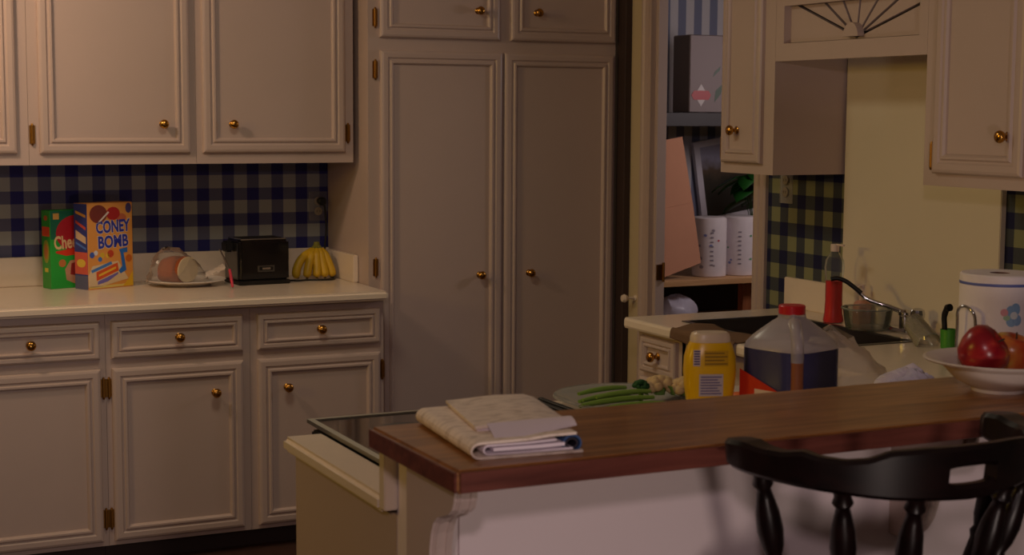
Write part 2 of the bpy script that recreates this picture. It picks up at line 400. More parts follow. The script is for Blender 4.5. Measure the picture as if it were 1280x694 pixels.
# ---- right base run
FX = 2.503
def rbase(name, ya, yb, label): 
    t = thing(name, label, 'cabinet', (2.8, (ya+yb)/2, 0), group='base cabinets under the sink counter')
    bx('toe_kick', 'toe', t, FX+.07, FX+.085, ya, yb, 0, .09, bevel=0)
    return t
t = rbase('drawer_cabinet', 4.003, 4.262, 'narrow drawer cabinet at the end of the sink counter')
B().box(FX, 2.585, 4.003, 4.262, .09, .876).build('body', 'paint', t)
for v0, v1 in ((.752, .866), (.53, .735), (.31, .515), (.1, .295)):
    door(t, 'drawer', 4.022, 4.228, v0, v1, 'X', FX, (4.128, (v0+v1)/2), k=.66)
t = rbase('sink_cabinet', 3.402, 4.001, 'plain fronted sink cabinet with a brown towel over its edge')
b = B(); b.box(FX, FX+.02, 3.402, 4.001, .09, .876); b.box(FX, XR-.001, 3.402, 3.42, .09, .876); b.box(FX, XR-.001, 3.983, 4.001, .09, .876); b.box(FX, XR-.001, 3.402, 4.001, .09, .11)
b.build('body', 'paint', t)
door(t, 'door', 3.71, 3.98, .11, .72, 'X', FX, (3.74, .6), ()); door(t, 'door', 3.42, 3.69, .11, .72, 'X', FX, (3.66, .6), ())
t = rbase('base_cabinet', 3.09, 3.400, 'base cabinet at the near end of the sink run, behind the jug')
B().box(FX, XR-.001, 3.09, 3.400, .09, .876).build('body', 'paint', t)
door(t, 'drawer', 3.11, 3.38, .74, .862, 'X', FX, (3.245, .80), k=.7); door(t, 'door', 3.11, 3.38, .11, .72, 'X', FX, (3.33, .6), ())
# L shaped counter with the sink cut out
t = thing('countertop', 'L shaped cream laminate counter around the sink and behind the bar', 'countertop', (2.8, 3.5, .88))
SX0, SX1, SY0, SY1 = 2.592, 2.955, 3.50, 4.115
b = B(); b.box(2.475, SX0, SY0, 4.293, .879, .914); b.box(SX1, XR-.001, SY0, 4.293, .879, .914)
b.box(SX0, SX1, SY1, 4.293, .879, .914); b.box(2.475, XR-.001, 2.958, SY0, .879, .914); b.box(1.566, XR-.001, 2.425, 2.958, .879, .914); b.box(1.566, 2.475, 2.958, 3.085, .879, .914)
b.build('top', 'laminate', t)
nose = B().prism([(0, .914), (-.006, .912), (-.009, .905), (-.009, .888), (-.006, .881), (0, .879)], lambda u, v, tt: (2.475+u, tt, v), 3.085, 4.293)
nose.build('front_edge', 'laminate', t)
B().box(XR-.022, XR-.001, 4.0255, 4.335, .914, 1.014).build('backsplash', 'laminate', t, bevel=.003)
# sink
t = thing('sink', 'stainless steel sink set into the right counter', 'sink', (2.77, 3.8, .914))
b = B()
b.box(SX0, SX0+.003, SY0, SY1, .74, .914); b.box(SX1-.003, SX1, SY0, SY1, .74, .914); b.box(SX0, SX1, SY0, SY0+.003, .74, .914); b.box(SX0, SX1, SY1-.003, SY1, .74, .914); b.box(SX0, SX1, SY0, SY1, .737, .74)
b.build('basin', 'steel', t)
b = B(); rm = .014
b.box(SX0-rm, SX1+rm, SY1, SY1+rm, .9142, .917); b.box(SX0-rm, SX1+rm, SY0-rm, SY0, .9142, .917); b.box(SX0-rm, SX0, SY0, SY1, .9142, .917); b.box(SX1, SX1+rm, SY0, SY1, .9142, .917)
b.build('rim', 'steel', t)
B().lathe([(.04, .7402), (.04, .744), (.03, .745), (.0, .743)], 18, (2.77, 3.8, 0)).build('drain', 'chrome', t, smooth=.6)

# ================================================================== PENINSULA AND BAR
BX0, BY0, BY1, BZ0, BZ1 = .845, 1.922, 2.257, 1.036, 1.070
struct(B().box(.945, XR, 2.14, 2.397, 0, 1.0355).build('wall_peninsula', 'pony'), 'pale half wall under the wooden bar')
struct(bx('trim_5', 'pony', None, .866, .944, 2.1405, 2.16, 0, 1.0355), 'pale corner board at the end of the half wall')
t = thing('bar_counter', 'long dark brown wooden bar top with a folded newspaper on it', 'bar', (1.9, 2.09, BZ0))
b = B().box(BX0, XR-.001, BY0, BY1, BZ0, BZ1); b.build('top', 'bar_wood', t, bevel=.004, seg=2)
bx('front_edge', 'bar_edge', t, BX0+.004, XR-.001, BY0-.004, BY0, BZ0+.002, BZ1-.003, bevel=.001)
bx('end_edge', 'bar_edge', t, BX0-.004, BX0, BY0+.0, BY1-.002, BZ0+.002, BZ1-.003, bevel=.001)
# corbels
def corbel(x0, label):
    t = thing('corbel', label, 'corbel', (x0+.018, 2.13, .81), group='corbels under the bar')
    pr = [(2.1398, 1.0355), (1.958, 1.0355), (1.960, 1.016), (1.967, 1.002), (1.980, .993), (2.000, .986), (2.020, .979), (2.034, .968), (2.043, .950), (2.048, .925), (2.050, .895), (2.060, .865), (2.072, .848), (2.090, .833), (2.115, .824), (2.1398, .822)]
    f = lambda u, v, tt: (tt, u, v)
    B().prism(pr, f, x0+.005, x0+.031).build('core', 'paint', t)
    # raised beads that follow the S curve along both faces of the front edge
    for a, b_ in ((x0, x0+.005), (x0+.031, x0+.036)):
        pr2 = [(u+.0025 if 0 < i < len(pr)-1 else u, v+(.003 if i > 8 and i < len(pr) else 0)) for i, (u, v) in enumerate(pr)]
        B().prism(pr2, f, a, b_).build('side_plate', 'paint', t)
    for xx in (x0+.010, x0+.026):
        B().tube([(xx, u, v) for u, v in pr[1:-1]], .0032, 6).build('bead', 'paint', t)
    return t
corbel(.858, 'scrolled corbel at the left end of the bar')
corbel(1.770, 'scrolled corbel behind the dark stool')
# lower peninsula counter, left strip beside the range
t = thing('countertop', 'narrow cream counter strip at the left end of the peninsula', 'countertop', (.97, 2.7, .88))
B().box(.922, 1.0085, 2.424, 2.962, .884, .914).build('top', 'laminate', t, bevel=.008, seg=3)
B().box(.922, 1.0085, 2.3985, 2.4235, .893, 1.0335).build('backsplash', 'laminate', t, bevel=.002)
t = thing('base_cabinet', 'tan end panel cabinet of the peninsula below the cream counter strip', 'cabinet', (.97, 2.7, 0))
B().box(.945, 1.002, 2.3985, 2.95, .0, .882).build('body', 'paint', t, bevel=.002)
t = thing('base_cabinet', 'peninsula base cabinet behind the bar, right of the range', 'cabinet', (2.0, 2.7, 0))
B().box(1.57, 2.50, 2.3985, 3.05, .09, .878).build('body', 'paint', t)
# range
t = thing('range', 'cooking range with dark top and iron grates behind the bar', 'stove', (1.28, 2.75, 0))
B().box(1.010, 1.564, 2.426, 3.045, 0, .905).build('body', 'iron', t, bevel=.004)
B().box(1.0228, 1.564, 2.428, 3.07, .9145, .9195).build('cooktop', 'black_gloss', t, bevel=.003)
b = B(); b.box(1.009, 1.0225, 2.43, 3.07, .9143, .9225); b.box(1.0225, 1.564, 3.058, 3.07, .9197, .9225)
b.build('metal_rim', 'trim_metal', t)
b = B().box(1.34, 1.485, 2.46, 3.055, .9197, .927); b.build('centre_vent', 'steel', t, bevel=.002)
for i in range(11):
    yy = 2.5+i*.05
    bx('vent_slot', 'iron', t, 1.36, 1.465, yy, yy+.022, .927, .9282, bevel=0)
for yy in (2.6, 2.88): B().lathe([(.085, .9197), (.085, .9205), (.07, .9212), (0, .9212)], 24, (1.17, yy, 0)).build('burner', 'iron', t, smooth=.5)
for i in range(3):
    xx = 1.493+i*.022; bx('grill_bar', 'iron', t, xx, xx+.012, 2.46, 3.055, .9197, .9315, bevel=.002)
for i in range(5):
    B().lathe([(.02, 3.046), (.02, 3.066), (.015, 3.074), (0, 3.074)], 14, (1.07+i*.10, 0, .85), 'Y').build('control_knob', 'black', t, smooth=.6)
# ================================================================== PRINT HELPERS (flat print on packaging)
def pmat(c): return 'p_%d_%d_%d' % c if ('p_%d_%d_%d' % c) in MATS else (mat('p_%d_%d_%d' % c, c, rough=.45), 'p_%d_%d_%d' % c)[1]
def patch(parent, name, poly, col, f, n0=.0002, n1=.0005):
    """a flat printed shape on a face; f(u,v,n) maps into the parent's local space"""
    return B().prism(poly, f, n0, n1).build(name, pmat(col), parent, world=False)
def ell(cu, cv, ru, rv, n=20, rot=0):
    return [(cu+ru*math.cos(2*PI*i/n)*math.cos(rot)-rv*math.sin(2*PI*i/n)*math.sin(rot), cv+ru*math.cos(2*PI*i/n)*math.sin(rot)+rv*math.sin(2*PI*i/n)*math.cos(rot)) for i in range(n)]
def rect(u0, u1, v0, v1): return [(u0, v0), (u1, v0), (u1, v1), (u0, v1)]
def letters(parent, name, txt, col, f, u, v, size, n=.0007, fat=0, squeeze=1, width=None, rot=0):
    cu = bpy.data.curves.new('txt', 'FONT'); cu.body = txt; cu.size = size; cu.offset = fat; cu.align_x = 'CENTER'; cu.resolution_u = 3
    o = bpy.data.objects.new('txt', cu); C.objects.link(o)
    dg = bpy.context.evaluated_depsgraph_get(); me = bpy.data.meshes.new_from_object(o.evaluated_get(dg))
    xs = [w_.co.x for w_ in me.vertices]
    k = (width/(max(xs)-min(xs))) if width else squeeze
    for w_ in me.vertices:
        a, b_ = w_.co.x*k, w_.co.y
        w_.co = Vector(f(u+a*math.cos(rot)-b_*math.sin(rot), v+a*math.sin(rot)+b_*math.cos(rot), n))
    me.materials.clear(); me.materials.append(MATS[pmat(col)])
    bpy.data.objects.remove(o, do_unlink=True); bpy.data.curves.remove(cu)
    me.name = name
    return link(name, me, parent)

# ================================================================== CEREAL BOXES
def cereal(name, label, loc, rz, W, D, Hh, colf, cols):
    t = thing(name, label, 'cereal box', loc, rz, 'cereal boxes on the left counter')
    bo = B(); bo.box(0, W, 0, D, 0, Hh); o = bo.build('carton', pmat(colf), t, bevel=.0012, seg=1, world=False)
    patch(t, 'side_print', rect(.001, D-.001, .001, Hh-.001), cols, lambda u, v, n: (-n, u, v), .0001, .0003)
    bx('top_flap', pmat(colf), t, .004, W-.004, .004, D*.55, Hh, Hh+.0012, bevel=0, world=False)
    return t
F = lambda u, v, n: (u, -n, v)
L_ = lambda u, v, n: (-n, u, v)
# orange box
W, D, Hh = .197, .080, .311
t = cereal('cereal_box', 'orange cereal box with blue CONEY BOMB lettering', (1.0610, 5.712, .9142), math.radians(25), W, D, Hh, (232, 160, 74), (52, 60, 132))
patch(t, 'print_border', rect(.004, W-.004, .004, .012), (238, 214, 120), F)
letters(t, 'lettering', 'CONEY', (38, 52, 170), F, W*.56, .205, .060, fat=.0022, width=.150, rot=.03)
letters(t, 'lettering', 'BOMB', (38, 52, 170), F, W*.56, .150, .060, fat=.0022, width=.132, rot=.03)
letters(t, 'lettering_outline', 'CONEY', (240, 230, 214), F, W*.56, .205, .060, n=.0004, fat=.0040, width=.153, rot=.03)
letters(t, 'lettering_outline', 'BOMB', (240, 230, 214), F, W*.56, .150, .060, n=.0004, fat=.0040, width=.135, rot=.03)
patch(t, 'print_patch', ell(.048, .272, .038, .033), (128, 50, 36), F)
patch(t, 'print_patch', ell(.112, .272, .030, .024), (188, 28, 24), F, .0003, .0006)
patch(t, 'print_patch', ell(.148, .255, .022, .016), (206, 110, 70), F)
patch(t, 'print_patch', ell(.180, .290, .013, .019), (74, 62, 120), F)
patch(t, 'print_stripe', [(.04, .238), (.047, .236), (.095, .276), (.09, .281)], (238, 226, 214), F, .0004, .0007)
for cu, cv, r_, cl in ((.018, .125, .011, (60, 96, 190)), (.034, .132, .009, (226, 226, 232)), (.062, .122, .010, (228, 190, 50)), (.052, .108, .009, (66, 120, 200)), (.098, .126, .014, (206, 70, 36)), (.086, .12, .009, (240, 200, 60)), (.178, .105, .014, (206, 108, 40))):
    patch(t, 'print_dot', ell(cu, cv, r_, r_, 12), cl, F)
patch(t, 'print_panel', [(.0, .05), (.018, .085), (.13, .098), (.175, .03), (.05, .008), (0, .008)], (232, 206, 160), F, .0003, .0005)
patch(t, 'print_blaster', [(.012, .070), (.10, .098), (.104, .088), (.016, .060)], (70, 130, 206), F, .0006, .0009)
patch(t, 'print_blaster', [(.135, .140), (.172, .146), (.172, .128), (.155, .126), (.166, .062), (.140, .050), (.132, .062), (.148, .078), (.142, .124)], (40, 116, 204), F, .0006, .0009)
patch(t, 'print_panel', [(.035, .030), (.034, .062), (.128, .092), (.132, .062)], (222, 88, 30), F, .0006, .0008)
patch(t, 'print_stripe', [(.045, .045), (.045, .053), (.12, .078), (.12, .070)], (244, 196, 60), F, .0009, .0011)
patch(t, 'print_panel', [(.04, .016), (.085, .026), (.13, .05), (.13, .057), (.04, .028)], (120, 110, 190), F, .0006, .0008)
patch(t, 'print_panel', [(.15, .004), (.196, .004), (.196, .06), (.176, .03)], (236, 190, 40), F, .0006, .0008)
patch(t, 'side_panel', rect(.002, D-.002, .055, .135), (214, 92, 76), L_, .0004, .0006)
patch(t, 'side_panel', rect(.002, D-.002, .0, .05), (96, 96, 128), L_, .0004, .0006)
patch(t, 'side_panel', [(.01, .26), (.07, .275), (.07, .285), (.01, .27)], (214, 150, 60), L_, .0004, .0006)
patch(t, 'side_panel', [(.01, .215), (.07, .24), (.07, .25), (.01, .226)], (206, 80, 60), L_, .0004, .0006)
patch(t, 'side_panel', [(.01, .165), (.07, .185), (.07, .215), (.01, .19)], (216, 186, 150), L_, .0004, .0006)
patch(t, 'side_panel', [(.01, .144), (.07, .164), (.07, .172), (.01, .152)], (80, 120, 206), L_, .0004, .0006)
patch(t, 'side_panel', ell(.04, .095, .026, .015), (226, 190, 70), L_, .0006, .0008)
# green box
W, D, Hh = .15, .066, .284
t = cereal('cereal_box', 'green cereal box with a red oval, half behind the orange box', (.944, 5.792, .9142), math.radians(17), W, D, Hh, (38, 172, 62), (52, 150, 48))
patch(t, 'print_panel', rect(.0015, W-.0015, .18, Hh-.001), (20, 112, 84), F, .0001, .0003)
patch(t, 'print_oval', [(min(u, W-.001), v) for u, v in ell(.100, .200, .078, .066, 30)], (192, 34, 48), F, .0003, .0005)
letters(t, 'lettering', 'Chee', (240, 206, 150), F, .060, .146, .066, n=.0007, fat=.0018, width=.090, rot=.06)
patch(t, 'print_band', [(.02, .13), (.02, .136), (.148, .152), (.148, .126), (.06, .118)], (222, 60, 34), F, .0003, .0006)
patch(t, 'print_patch', rect(.012, .035, .252, .274), (222, 172, 90), F, .0004, .0006)
patch(t, 'print_patch', ell(.045, .092, .014, .014), (196, 122, 66), F, .0004, .0006)
patch(t, 'print_patch', [(.06, .03), (.055, .07), (.075, .1), (.11, .105), (.145, .1), (.148, .03), (.1, .012)], (198, 150, 120), F, .0004, .0006)
patch(t, 'print_patch', [(.075, .05), (.08, .09), (.12, .1), (.14, .07), (.12, .04)], (150, 44, 44), F, .0006, .0008)
patch(t, 'side_panel', rect(.004, D-.004, .19, .225), (222, 78, 30), L_, .0004, .0006)
patch(t, 'side_panel', ell(.033, .135, .024, .042), (150, 160, 42), L_, .0004, .0006)
patch(t, 'side_panel', ell(.033, .135, .015, .028), (190, 120, 50), L_, .0006, .0008)
patch(t, 'side_panel', rect(.02, .046, .06, .075), (206, 190, 60), L_, .0004, .0006)
patch(t, 'side_panel', ell(.033, .256, .014, .010), (190, 96, 40), L_, .0004, .0006)

# ================================================================== BREAD ON A PLATE
px_, py_ = 1.428, 5.765
t = thing('plate', 'white plate holding a bagged bread loaf on the left counter', 'plate', (px_, py_, .9142), 0)
B().lathe([(0, .001), (.09, 0), (.095, .004), (.11, .008), (.143, .018), (.148, .020), (.146, .022), (.112, .012), (.09, .008), (0, .008)], 40).build('dish', mat('china', (232, 222, 210), rough=.25) and 'china', t, smooth=.8, world=False)
mat('crust', (156, 74, 26), rough=.6, noise=.35, nscale=20, bump=.2); mat('crumb', (236, 216, 176), rough=.8, noise=.08, nscale=60, bump=.3)
t = thing('bread_loaf', 'cut end of a bread loaf with orange brown crust in a clear bag', 'bread', (px_-.035, py_-.02, .924), math.radians(-52))
def loaf(u, v, k=1.0):
    a = 2*PI*u; y = math.sin(a); 
    return (0, 0, 0)
prof = [(.062*math.cos(a)*(1 if math.sin(a) < 0 else .96), .048+.048*math.sin(a)*(1.08 if math.sin(a) > 0 else .98)) for a in [2*PI*i/22 for i in range(22)]]
prof = [(u, max(v, .002)) for u, v in prof]
def ring(xx, k): return [(xx, u*k, .002+(v-.002)*k) for u, v in prof]
st = [(-.065, .35), (-.062, .7), (-.05, .93), (-.02, 1.0), (.045, 1.0)]
vs = [p for xx, k in st for p in ring(xx, k)]; n = len(prof)
fs = [(i*n+q, i*n+(q+1) % n, (i+1)*n+(q+1) % n, (i+1)*n+q) for i in range(len(st)-1) for q in range(n)]+[tuple(range(n))]
B().add(vs, fs).build('crust', 'crust', t, smooth=.9, world=False)
B().prism([(u*.985, .003+v*.97) for u, v in prof], lambda u, v, tt: (tt, u, v), .0445, .0475).build('cut_face', 'crumb', t, world=False)
# clear bag over the loaf, trailing to the right across the plate
rnd = random.Random(3)
def crumple(fn, amp, sd):
    r_ = random.Random(sd); ph = [(r_.uniform(0, 6.3), r_.uniform(4, 17), r_.uniform(4, 17)) for _ in range(6)]
    def g(u, v):
        x, y, z = fn(u, v); d = [sum(math.sin(p+a*u*3+b_*v*2+k) for p, a, b_ in ph)/6 for k in (0, 2.1, 4.2)]
        return (x+d[0]*amp, y+d[1]*amp, z+d[2]*amp)
    return g
def bagfn(u, v):
    a = 2*PI*u; r_ = (1-v)**.62*(1+.14*math.cos(3*a+.6)); pk = .126*(1-(1-v)**1.5)
    return (px_-.046+.118*r_*math.cos(a)-.022*v, py_-.015+.088*r_*math.sin(a), .9290+pk*(1-.10*math.cos(2*a+.4)*(1-v)))
def floorz(f_, z0):
    def g(u, v):
        x, y, z = f_(u, v); return (x, y, max(z, z0))
    return g
bg = B().grid(floorz(crumple(bagfn, .013, 5), .928), 22, 9, True)
o = bg.build('bread_bag', 'clear_film', org=(px_-.055, py_-.02, .928), smooth=.45)
def tail(u, v):
    return (px_+.040+.095*u, py_-.05+.09*v-.02*u, .944+.016*math.sin(v*PI)*(1-u*.4)+.034*u*u)
B().grid(crumple(tail, .007, 9), 16, 8).build('bag_tail', 'clear_film', o, smooth=1.2)
tag(o, 'clear plastic bag draped over the bread loaf on the plate', 'plastic bag')
# spreader leaning on the toaster
t = thing('spreader', 'thin spreader with pink handle leaning beside the toaster', 'utensil', (1.553, 5.575, .9142))
B().tube([(1.553, 5.575, .9185), (1.552, 5.590, .950), (1.549, 5.600, .982)], [.0045, .006, .005], 10).build('handle', mat('pink_plastic', (206, 48, 74), rough=.3) and 'pink_plastic', t, smooth=.8)
B().tube([(1.549, 5.600, .980), (1.541, 5.622, 1.010), (1.528, 5.655, 1.052)], [.003, .0048, .0034], 8, flat=.3).build('blade', 'chrome', t, smooth=.8)

# ================================================================== TOASTER
t = thing('toaster', 'glossy black toaster with chrome top on the left counter', 'toaster', (1.600, 5.645, .9142), math.radians(3))
TW, TD, TH = .196, .17, .168
B().box(.0, TW, 0, TD, .012, TH).build('body', 'black_gloss', t, bevel=.010, seg=3, smooth=.6, world=False)
B().box(-.004, TW+.002, -.004, TD+.002, 0, .016).build('base', 'black', t, bevel=.003, world=False)
B().box(.008, TW-.008, .01, TD-.01, TH-.002, TH+.004).build('top_plate', 'chrome', t, bevel=.002, world=False)
for yy in (.042, .078, .114):
    B().box(.02, TW-.02, yy-.011, yy+.011, TH+.0042, TH+.0052).build('slot', 'black', t, world=False)
B().box(-.0045, -.001, .014, TD-.014, .02, TH-.012).build('side_panel', 'steel', t, bevel=.001, world=False)
B().box(-.034, -.0045, .055, .112, .122, .162).build('lever', 'black', t, bevel=.006, world=False)
bdg = B().box(.070, .136, -.0012, .0005, .048, .072).build('badge', 'steel', t, bevel=.0004, seg=1, world=False)
B().box(.076, .130, -.0018, -.0012, .053, .067).build('badge_plate', 'black', bdg, world=False)
B().box(.088, .120, -.0022, -.0018, .057, .064).build('badge_mark', 'chrome', bdg, world=False)
# cord from the outlet, behind the bananas, to the toaster (world coordinates turned into the toaster's frame)
def tl(p):
    v = Vector(p)-Vector((1.600, 5.645, .9142)); a = -math.radians(3)
    return (v.x*math.cos(a)-v.y*math.sin(a), v.x*math.sin(a)+v.y*math.cos(a), v.z)
cp = [(2.006, 5.888, 1.204), (2.015, 5.886, 1.180), (2.021, 5.888, 1.10), (2.012, 5.882, 1.02), (2.008, 5.86, .95), (2.007, 5.80, .9195), (1.99, 5.705, .9185), (1.935, 5.690, .9185), (1.885, 5.705, .9185), (1.84, 5.70, .9185), (1.80, 5.75, .9185), (1.793, 5.79, .935)]
def smoothpath(P, n=6):
    out = []
    for i in range(len(P)-1):
        p0, p1, p2, p3 = (Vector(P[max(i-1, 0)]), Vector(P[i]), Vector(P[i+1]), Vector(P[min(i+2, len(P)-1)]))
        for k in range(n):
            u = k/n; out.append(.5*((2*p1)+(p2-p0)*u+(2*p0-5*p1+4*p2-p3)*u*u+(3*p1-p0-3*p2+p3)*u**3))
    return out+[Vector(P[-1])]
B().tube([tl(p) for p in smoothpath(cp)], .0036, 8).build('power_cord', 'black', t, smooth=.9, world=False)
B().lathe([(.011, -.055), (.016, -.050), (.016, -.030), (.012, -.018), (.012, -.0155)], 14, tl((2.005, YB-.0, 1.208)), 'Y').build('plug', 'black', t, smooth=.7, world=False)
# outlets with see-through cover plates
mat('socket', (150, 140, 120), rough=.4)
film('plate_clear', (190, 186, 180), .14, .1)
def outlet(loc, axis, label):
    t = thing('wall_outlet', label, 'outlet', loc, group='see-through outlet plates on gingham walls')
    f = (lambda u, v, n: (u, -n, v)) if axis == 'Y' else (lambda u, v, n: (-n, u, v))
    def bb(name, m, u0, u1, v0, v1, n0, n1, p=t):
        a, b_ = f(u0, v0, n0), f(u1, v1, n1)
        return B().box(min(a[0], b_[0]), max(a[0], b_[0]), min(a[1], b_[1]), max(a[1], b_[1]), a[2], b_[2]).build(name, m, p, bevel=.001, seg=1, world=False)
    bb('cover_plate', 'plate_clear', -.036, .036, -.058, .058, .0005, .005)
    for s_ in (-1, 1):
        B().lathe([(.0165, -.0052), (.0165, -.008), (.014, -.009), (0, -.009)] if axis == 'Y' else [(.0165, -.0052), (.0165, -.008), (.014, -.009), (0, -.009)], 18, f(0, s_*.020, 0), axis).build('socket', 'socket', t, smooth=.6, world=False)
        for q in (-.006, .006): bb('slot', 'black', q-.0012, q+.0012, s_*.020-.004, s_*.020+.004, .0091, .0096)
    return t
outlet((2.004, YB, 1.186), 'Y', 'outlet with the black toaster plug, beside the pantry')
outlet((XR, 4.362, 1.318), 'X', 'dim outlet under the narrow wall cabinet near the doorway')

# ================================================================== BANANAS
mat('banana', (206, 166, 30), rough=.45, noise=.15, nscale=14); mat('banana_stem', (120, 116, 36), rough=.6); mat('banana_tip', (50, 36, 22), rough=.7)
t = thing('banana_bunch', 'bunch of yellow bananas standing on the counter beside the pantry', 'bananas', (1.94, 5.77, .9142))
top = Vector((1.948, 5.790, 1.050))
ends = [(1.862, 5.760), (1.893, 5.742), (1.929, 5.732), (1.962, 5.732), (1.993, 5.742)]
for i, (ex, ey) in enumerate(ends):
    e = Vector((ex, ey, .924)); out = Vector((ex-1.945, ey-5.79, 0)).normalized()
    bulge = (.034, .016, .008, .008, .014)[i]
    P = smoothpath([top, top*.8+e*.2+out*.012, top*.5+e*.5+out*bulge, top*.2+e*.8+out*bulge*.8+Vector((0, 0, -.004)), e])
    m_ = len(P); rr = []
    for q in range(m_):
        u = q/(m_-1); rr.append(.0055+.0115*max(0, min(1, (u-.16)/.2)) if u < .86 else .017-.011*(u-.86)/.14)
    o = B().tube(P[int(m_*.2):], rr[int(m_*.2):], 8).build('banana', 'banana', t, smooth=.9)
    B().tube(P[:int(m_*.2)+1], .0058, 7).build('stem', 'banana_stem', o, smooth=.9)
    B().lathe([(.005, -.003), (.0055, .001), (0, .003)], 8, (P[-1].x, P[-1].y, P[-1].z-.001)).build('tip', 'banana_tip', o)
B().lathe([(.011, -.012), (.013, -.004), (.011, .006), (0, .008)], 10, top).build('crown', 'banana_stem', t, smooth=.8)

# ================================================================== NEWSPAPER ON THE BAR
def paper_mat(name, base, ink, sc):
    m = bpy.data.materials.new(name); m.use_nodes = True; nt = m.node_tree; b = nt.nodes['Principled BSDF']
    tc = nt.nodes.new('ShaderNodeTexCoord'); mp = nt.nodes.new('ShaderNodeMapping'); mp.inputs['Scale'].default_value = sc
    n = nt.nodes.new('ShaderNodeTexNoise'); n.inputs['Scale'].default_value = 10; n.inputs['Detail'].default_value = 3
    r = nt.nodes.new('ShaderNodeValToRGB'); e = r.color_ramp.elements
    e[0].position = .36; e[0].color = (*lin(ink), 1); e[1].position = .50; e[1].color = (*lin(base), 1)
    nt.links.new(tc.outputs['Object'], mp.inputs[0]); nt.links.new(mp.outputs[0], n.inputs['Vector']); nt.links.new(n.outputs['Fac'], r.inputs[0]); nt.links.new(r.outputs[0], b.inputs['Base Color'])
    b.inputs['Roughness'].default_value = .8; MATS[name] = m
paper_mat('newsprint', (248, 232, 214), (212, 194, 176), (4, 14, 4))
mat('paper_edge', (240, 228, 236), rough=.8); mat('blue_print', (50, 80, 126), rough=.7); mat('dark_print', (38, 30, 42), rough=.7)
t = thing('newspaper', 'folded newspaper bundle lying at the left end of the bar', 'newspaper', (.985, 2.09, 1.0702), math.radians(-6))
t.scale = (1, 1, 1.22)
def sheet(name, path, y0_, y1_, th, m, parent=t, skew=0, sag=0):
    """a folded sheet: (x,z) path swept along y with real thickness"""
    P = [Vector((p[0], 0, p[1])) for p in path]; nrm = []
    for i in range(len(P)):
        d = (P[min(i+1, len(P)-1)]-P[max(i-1, 0)]).normalized(); nrm.append(Vector((-d.z, 0, d.x)))
    poly = [(p.x+q.x*th/2, p.z+q.z*th/2) for p, q in zip(P, nrm)]+[(p.x-q.x*th/2, p.z-q.z*th/2) for p, q in reversed(list(zip(P, nrm)))]
    return B().prism(poly, lambda u, v, tt: (u+skew*tt, tt, v), y0_, y1_).build(name, m, parent, smooth=.5, world=False)
def arc(cx, cz, rx, rz, a0, a1, n=9): return [(cx+rx*math.cos(math.radians(a0+(a1-a0)*i/(n-1))), cz+rz*math.sin(math.radians(a0+(a1-a0)*i/(n-1)))) for i in range(n)]
o1 = sheet('outer_fold', [(.085, .0022), (.0, .0018)]+arc(-.070, .0105, .014, .0088, 270, 90)+[(.0, .0205), (.035, .0235), (.075, .024)], -.130, .145, .0030, 'newsprint')
sheet('inner_fold', [(.070, .0060), (.0, .0052)]+arc(-.058, .0105, .007, .0052, 270, 90)+[(.0, .0160), (.045, .0175)], -.128, .143, .0022, 'paper_edge')
sheet('inner_sheet', [(-.050, .0105), (.02, .0108), (.058, .0118)], -.127, .142, .0040, 'paper_edge')
sheet('rolled_page', arc(.070, .0115, .0135, .0095, -80, 200, 14), -.126, .14, .0026, 'blue_print')
sheet('rolled_page', arc(.070, .0115, .0085, .0055, -80, 240, 14), -.124, .138, .0022, 'dark_print')
top_ = [(-.050, .0262), (-.02, .0275), (.03, .0300), (.08, .0292), (.098, .024)]
sheet('top_section', top_, -.062, .148, .0036, 'newsprint', skew=.10)
sheet('top_section', [(x+.004, z-.0042) for x, z in top_], -.056, .146, .0032, 'paper_edge', skew=.10)
B().grid(lambda u, v: (-.040+.130*u-.004*v, -.066-.058*v*(1-.35*u), .0315+.003*u-.0135*v*(1-.55*u)+.003*math.sin(v*3)*u), 12, 6).build('loose_page', 'paper_edge', t, smooth=1, world=False)

# ================================================================== PLATE OF VEGETABLES
PXc, PYc, PZ = 1.705, 2.955, .9142
t = thing('glass_plate', 'clear glass plate of green vegetables left of the mustard bottle', 'plate', (PXc, PYc, PZ))
B().lathe([(0, .0), (.10, 0), (.105, .003), (.150, .020), (.162, .024), (.160, .027), (.148, .024), (.102, .007), (.0, .005)], 40).build('dish', 'plate_glass', t, smooth=.8, world=False)
mat('celery', (122, 160, 62), rough=.4, noise=.15, nscale=10); mat('broccoli', (24, 76, 26), rough=.8, noise=.4, nscale=60, bump=.8); mat('broccoli_stem', (110, 150, 70), rough=.6); mat('cauliflower', (206, 178, 128), rough=.8, noise=.2, nscale=30, bump=.5)
for i in range(7):
    a = math.radians(8+i*3.5); y_ = -.075+i*.019; l = .085+.012*math.sin(i*2.1); z_ = .0165+(i % 3)*.010
    cx_ = -.040+.012*math.cos(i*3)
    P = [(PXc+cx_+l*k*math.cos(a), PYc+y_+l*k*math.sin(a)*.5, PZ+z_+.004*(1-k*k)) for k in (-1, -.5, 0, .5, 1)]
    o = B().tube(P, [.0055, .008, .0085, .008, .006], 8, flat=.7).build('celery_stick', 'celery', org=P[2], smooth=.9)
    tag(o, ['celery stick at the front of the glass plate', 'pale celery stick lying over the plate front', 'green celery stick on the left half of the plate', 'celery stick in the middle of the plate', 'celery stick next to the broccoli', 'celery stick under the broccoli', 'celery stick at the back of the plate'][i], 'celery', 'celery sticks on the glass plate')
t = thing('broccoli', 'dark green broccoli floret on the plate of vegetables', 'broccoli', (PXc+.034, PYc-.005, PZ+.024))
t.scale = (.62, .62, .62)
B().tube([(0, 0, -.020), (.002, 0, .012), (.001, 0, .026)], [.008, .009, .014], 10).build('stalk', 'broccoli_stem', t, smooth=.8, world=False)
b = B(); rr_ = random.Random(5)
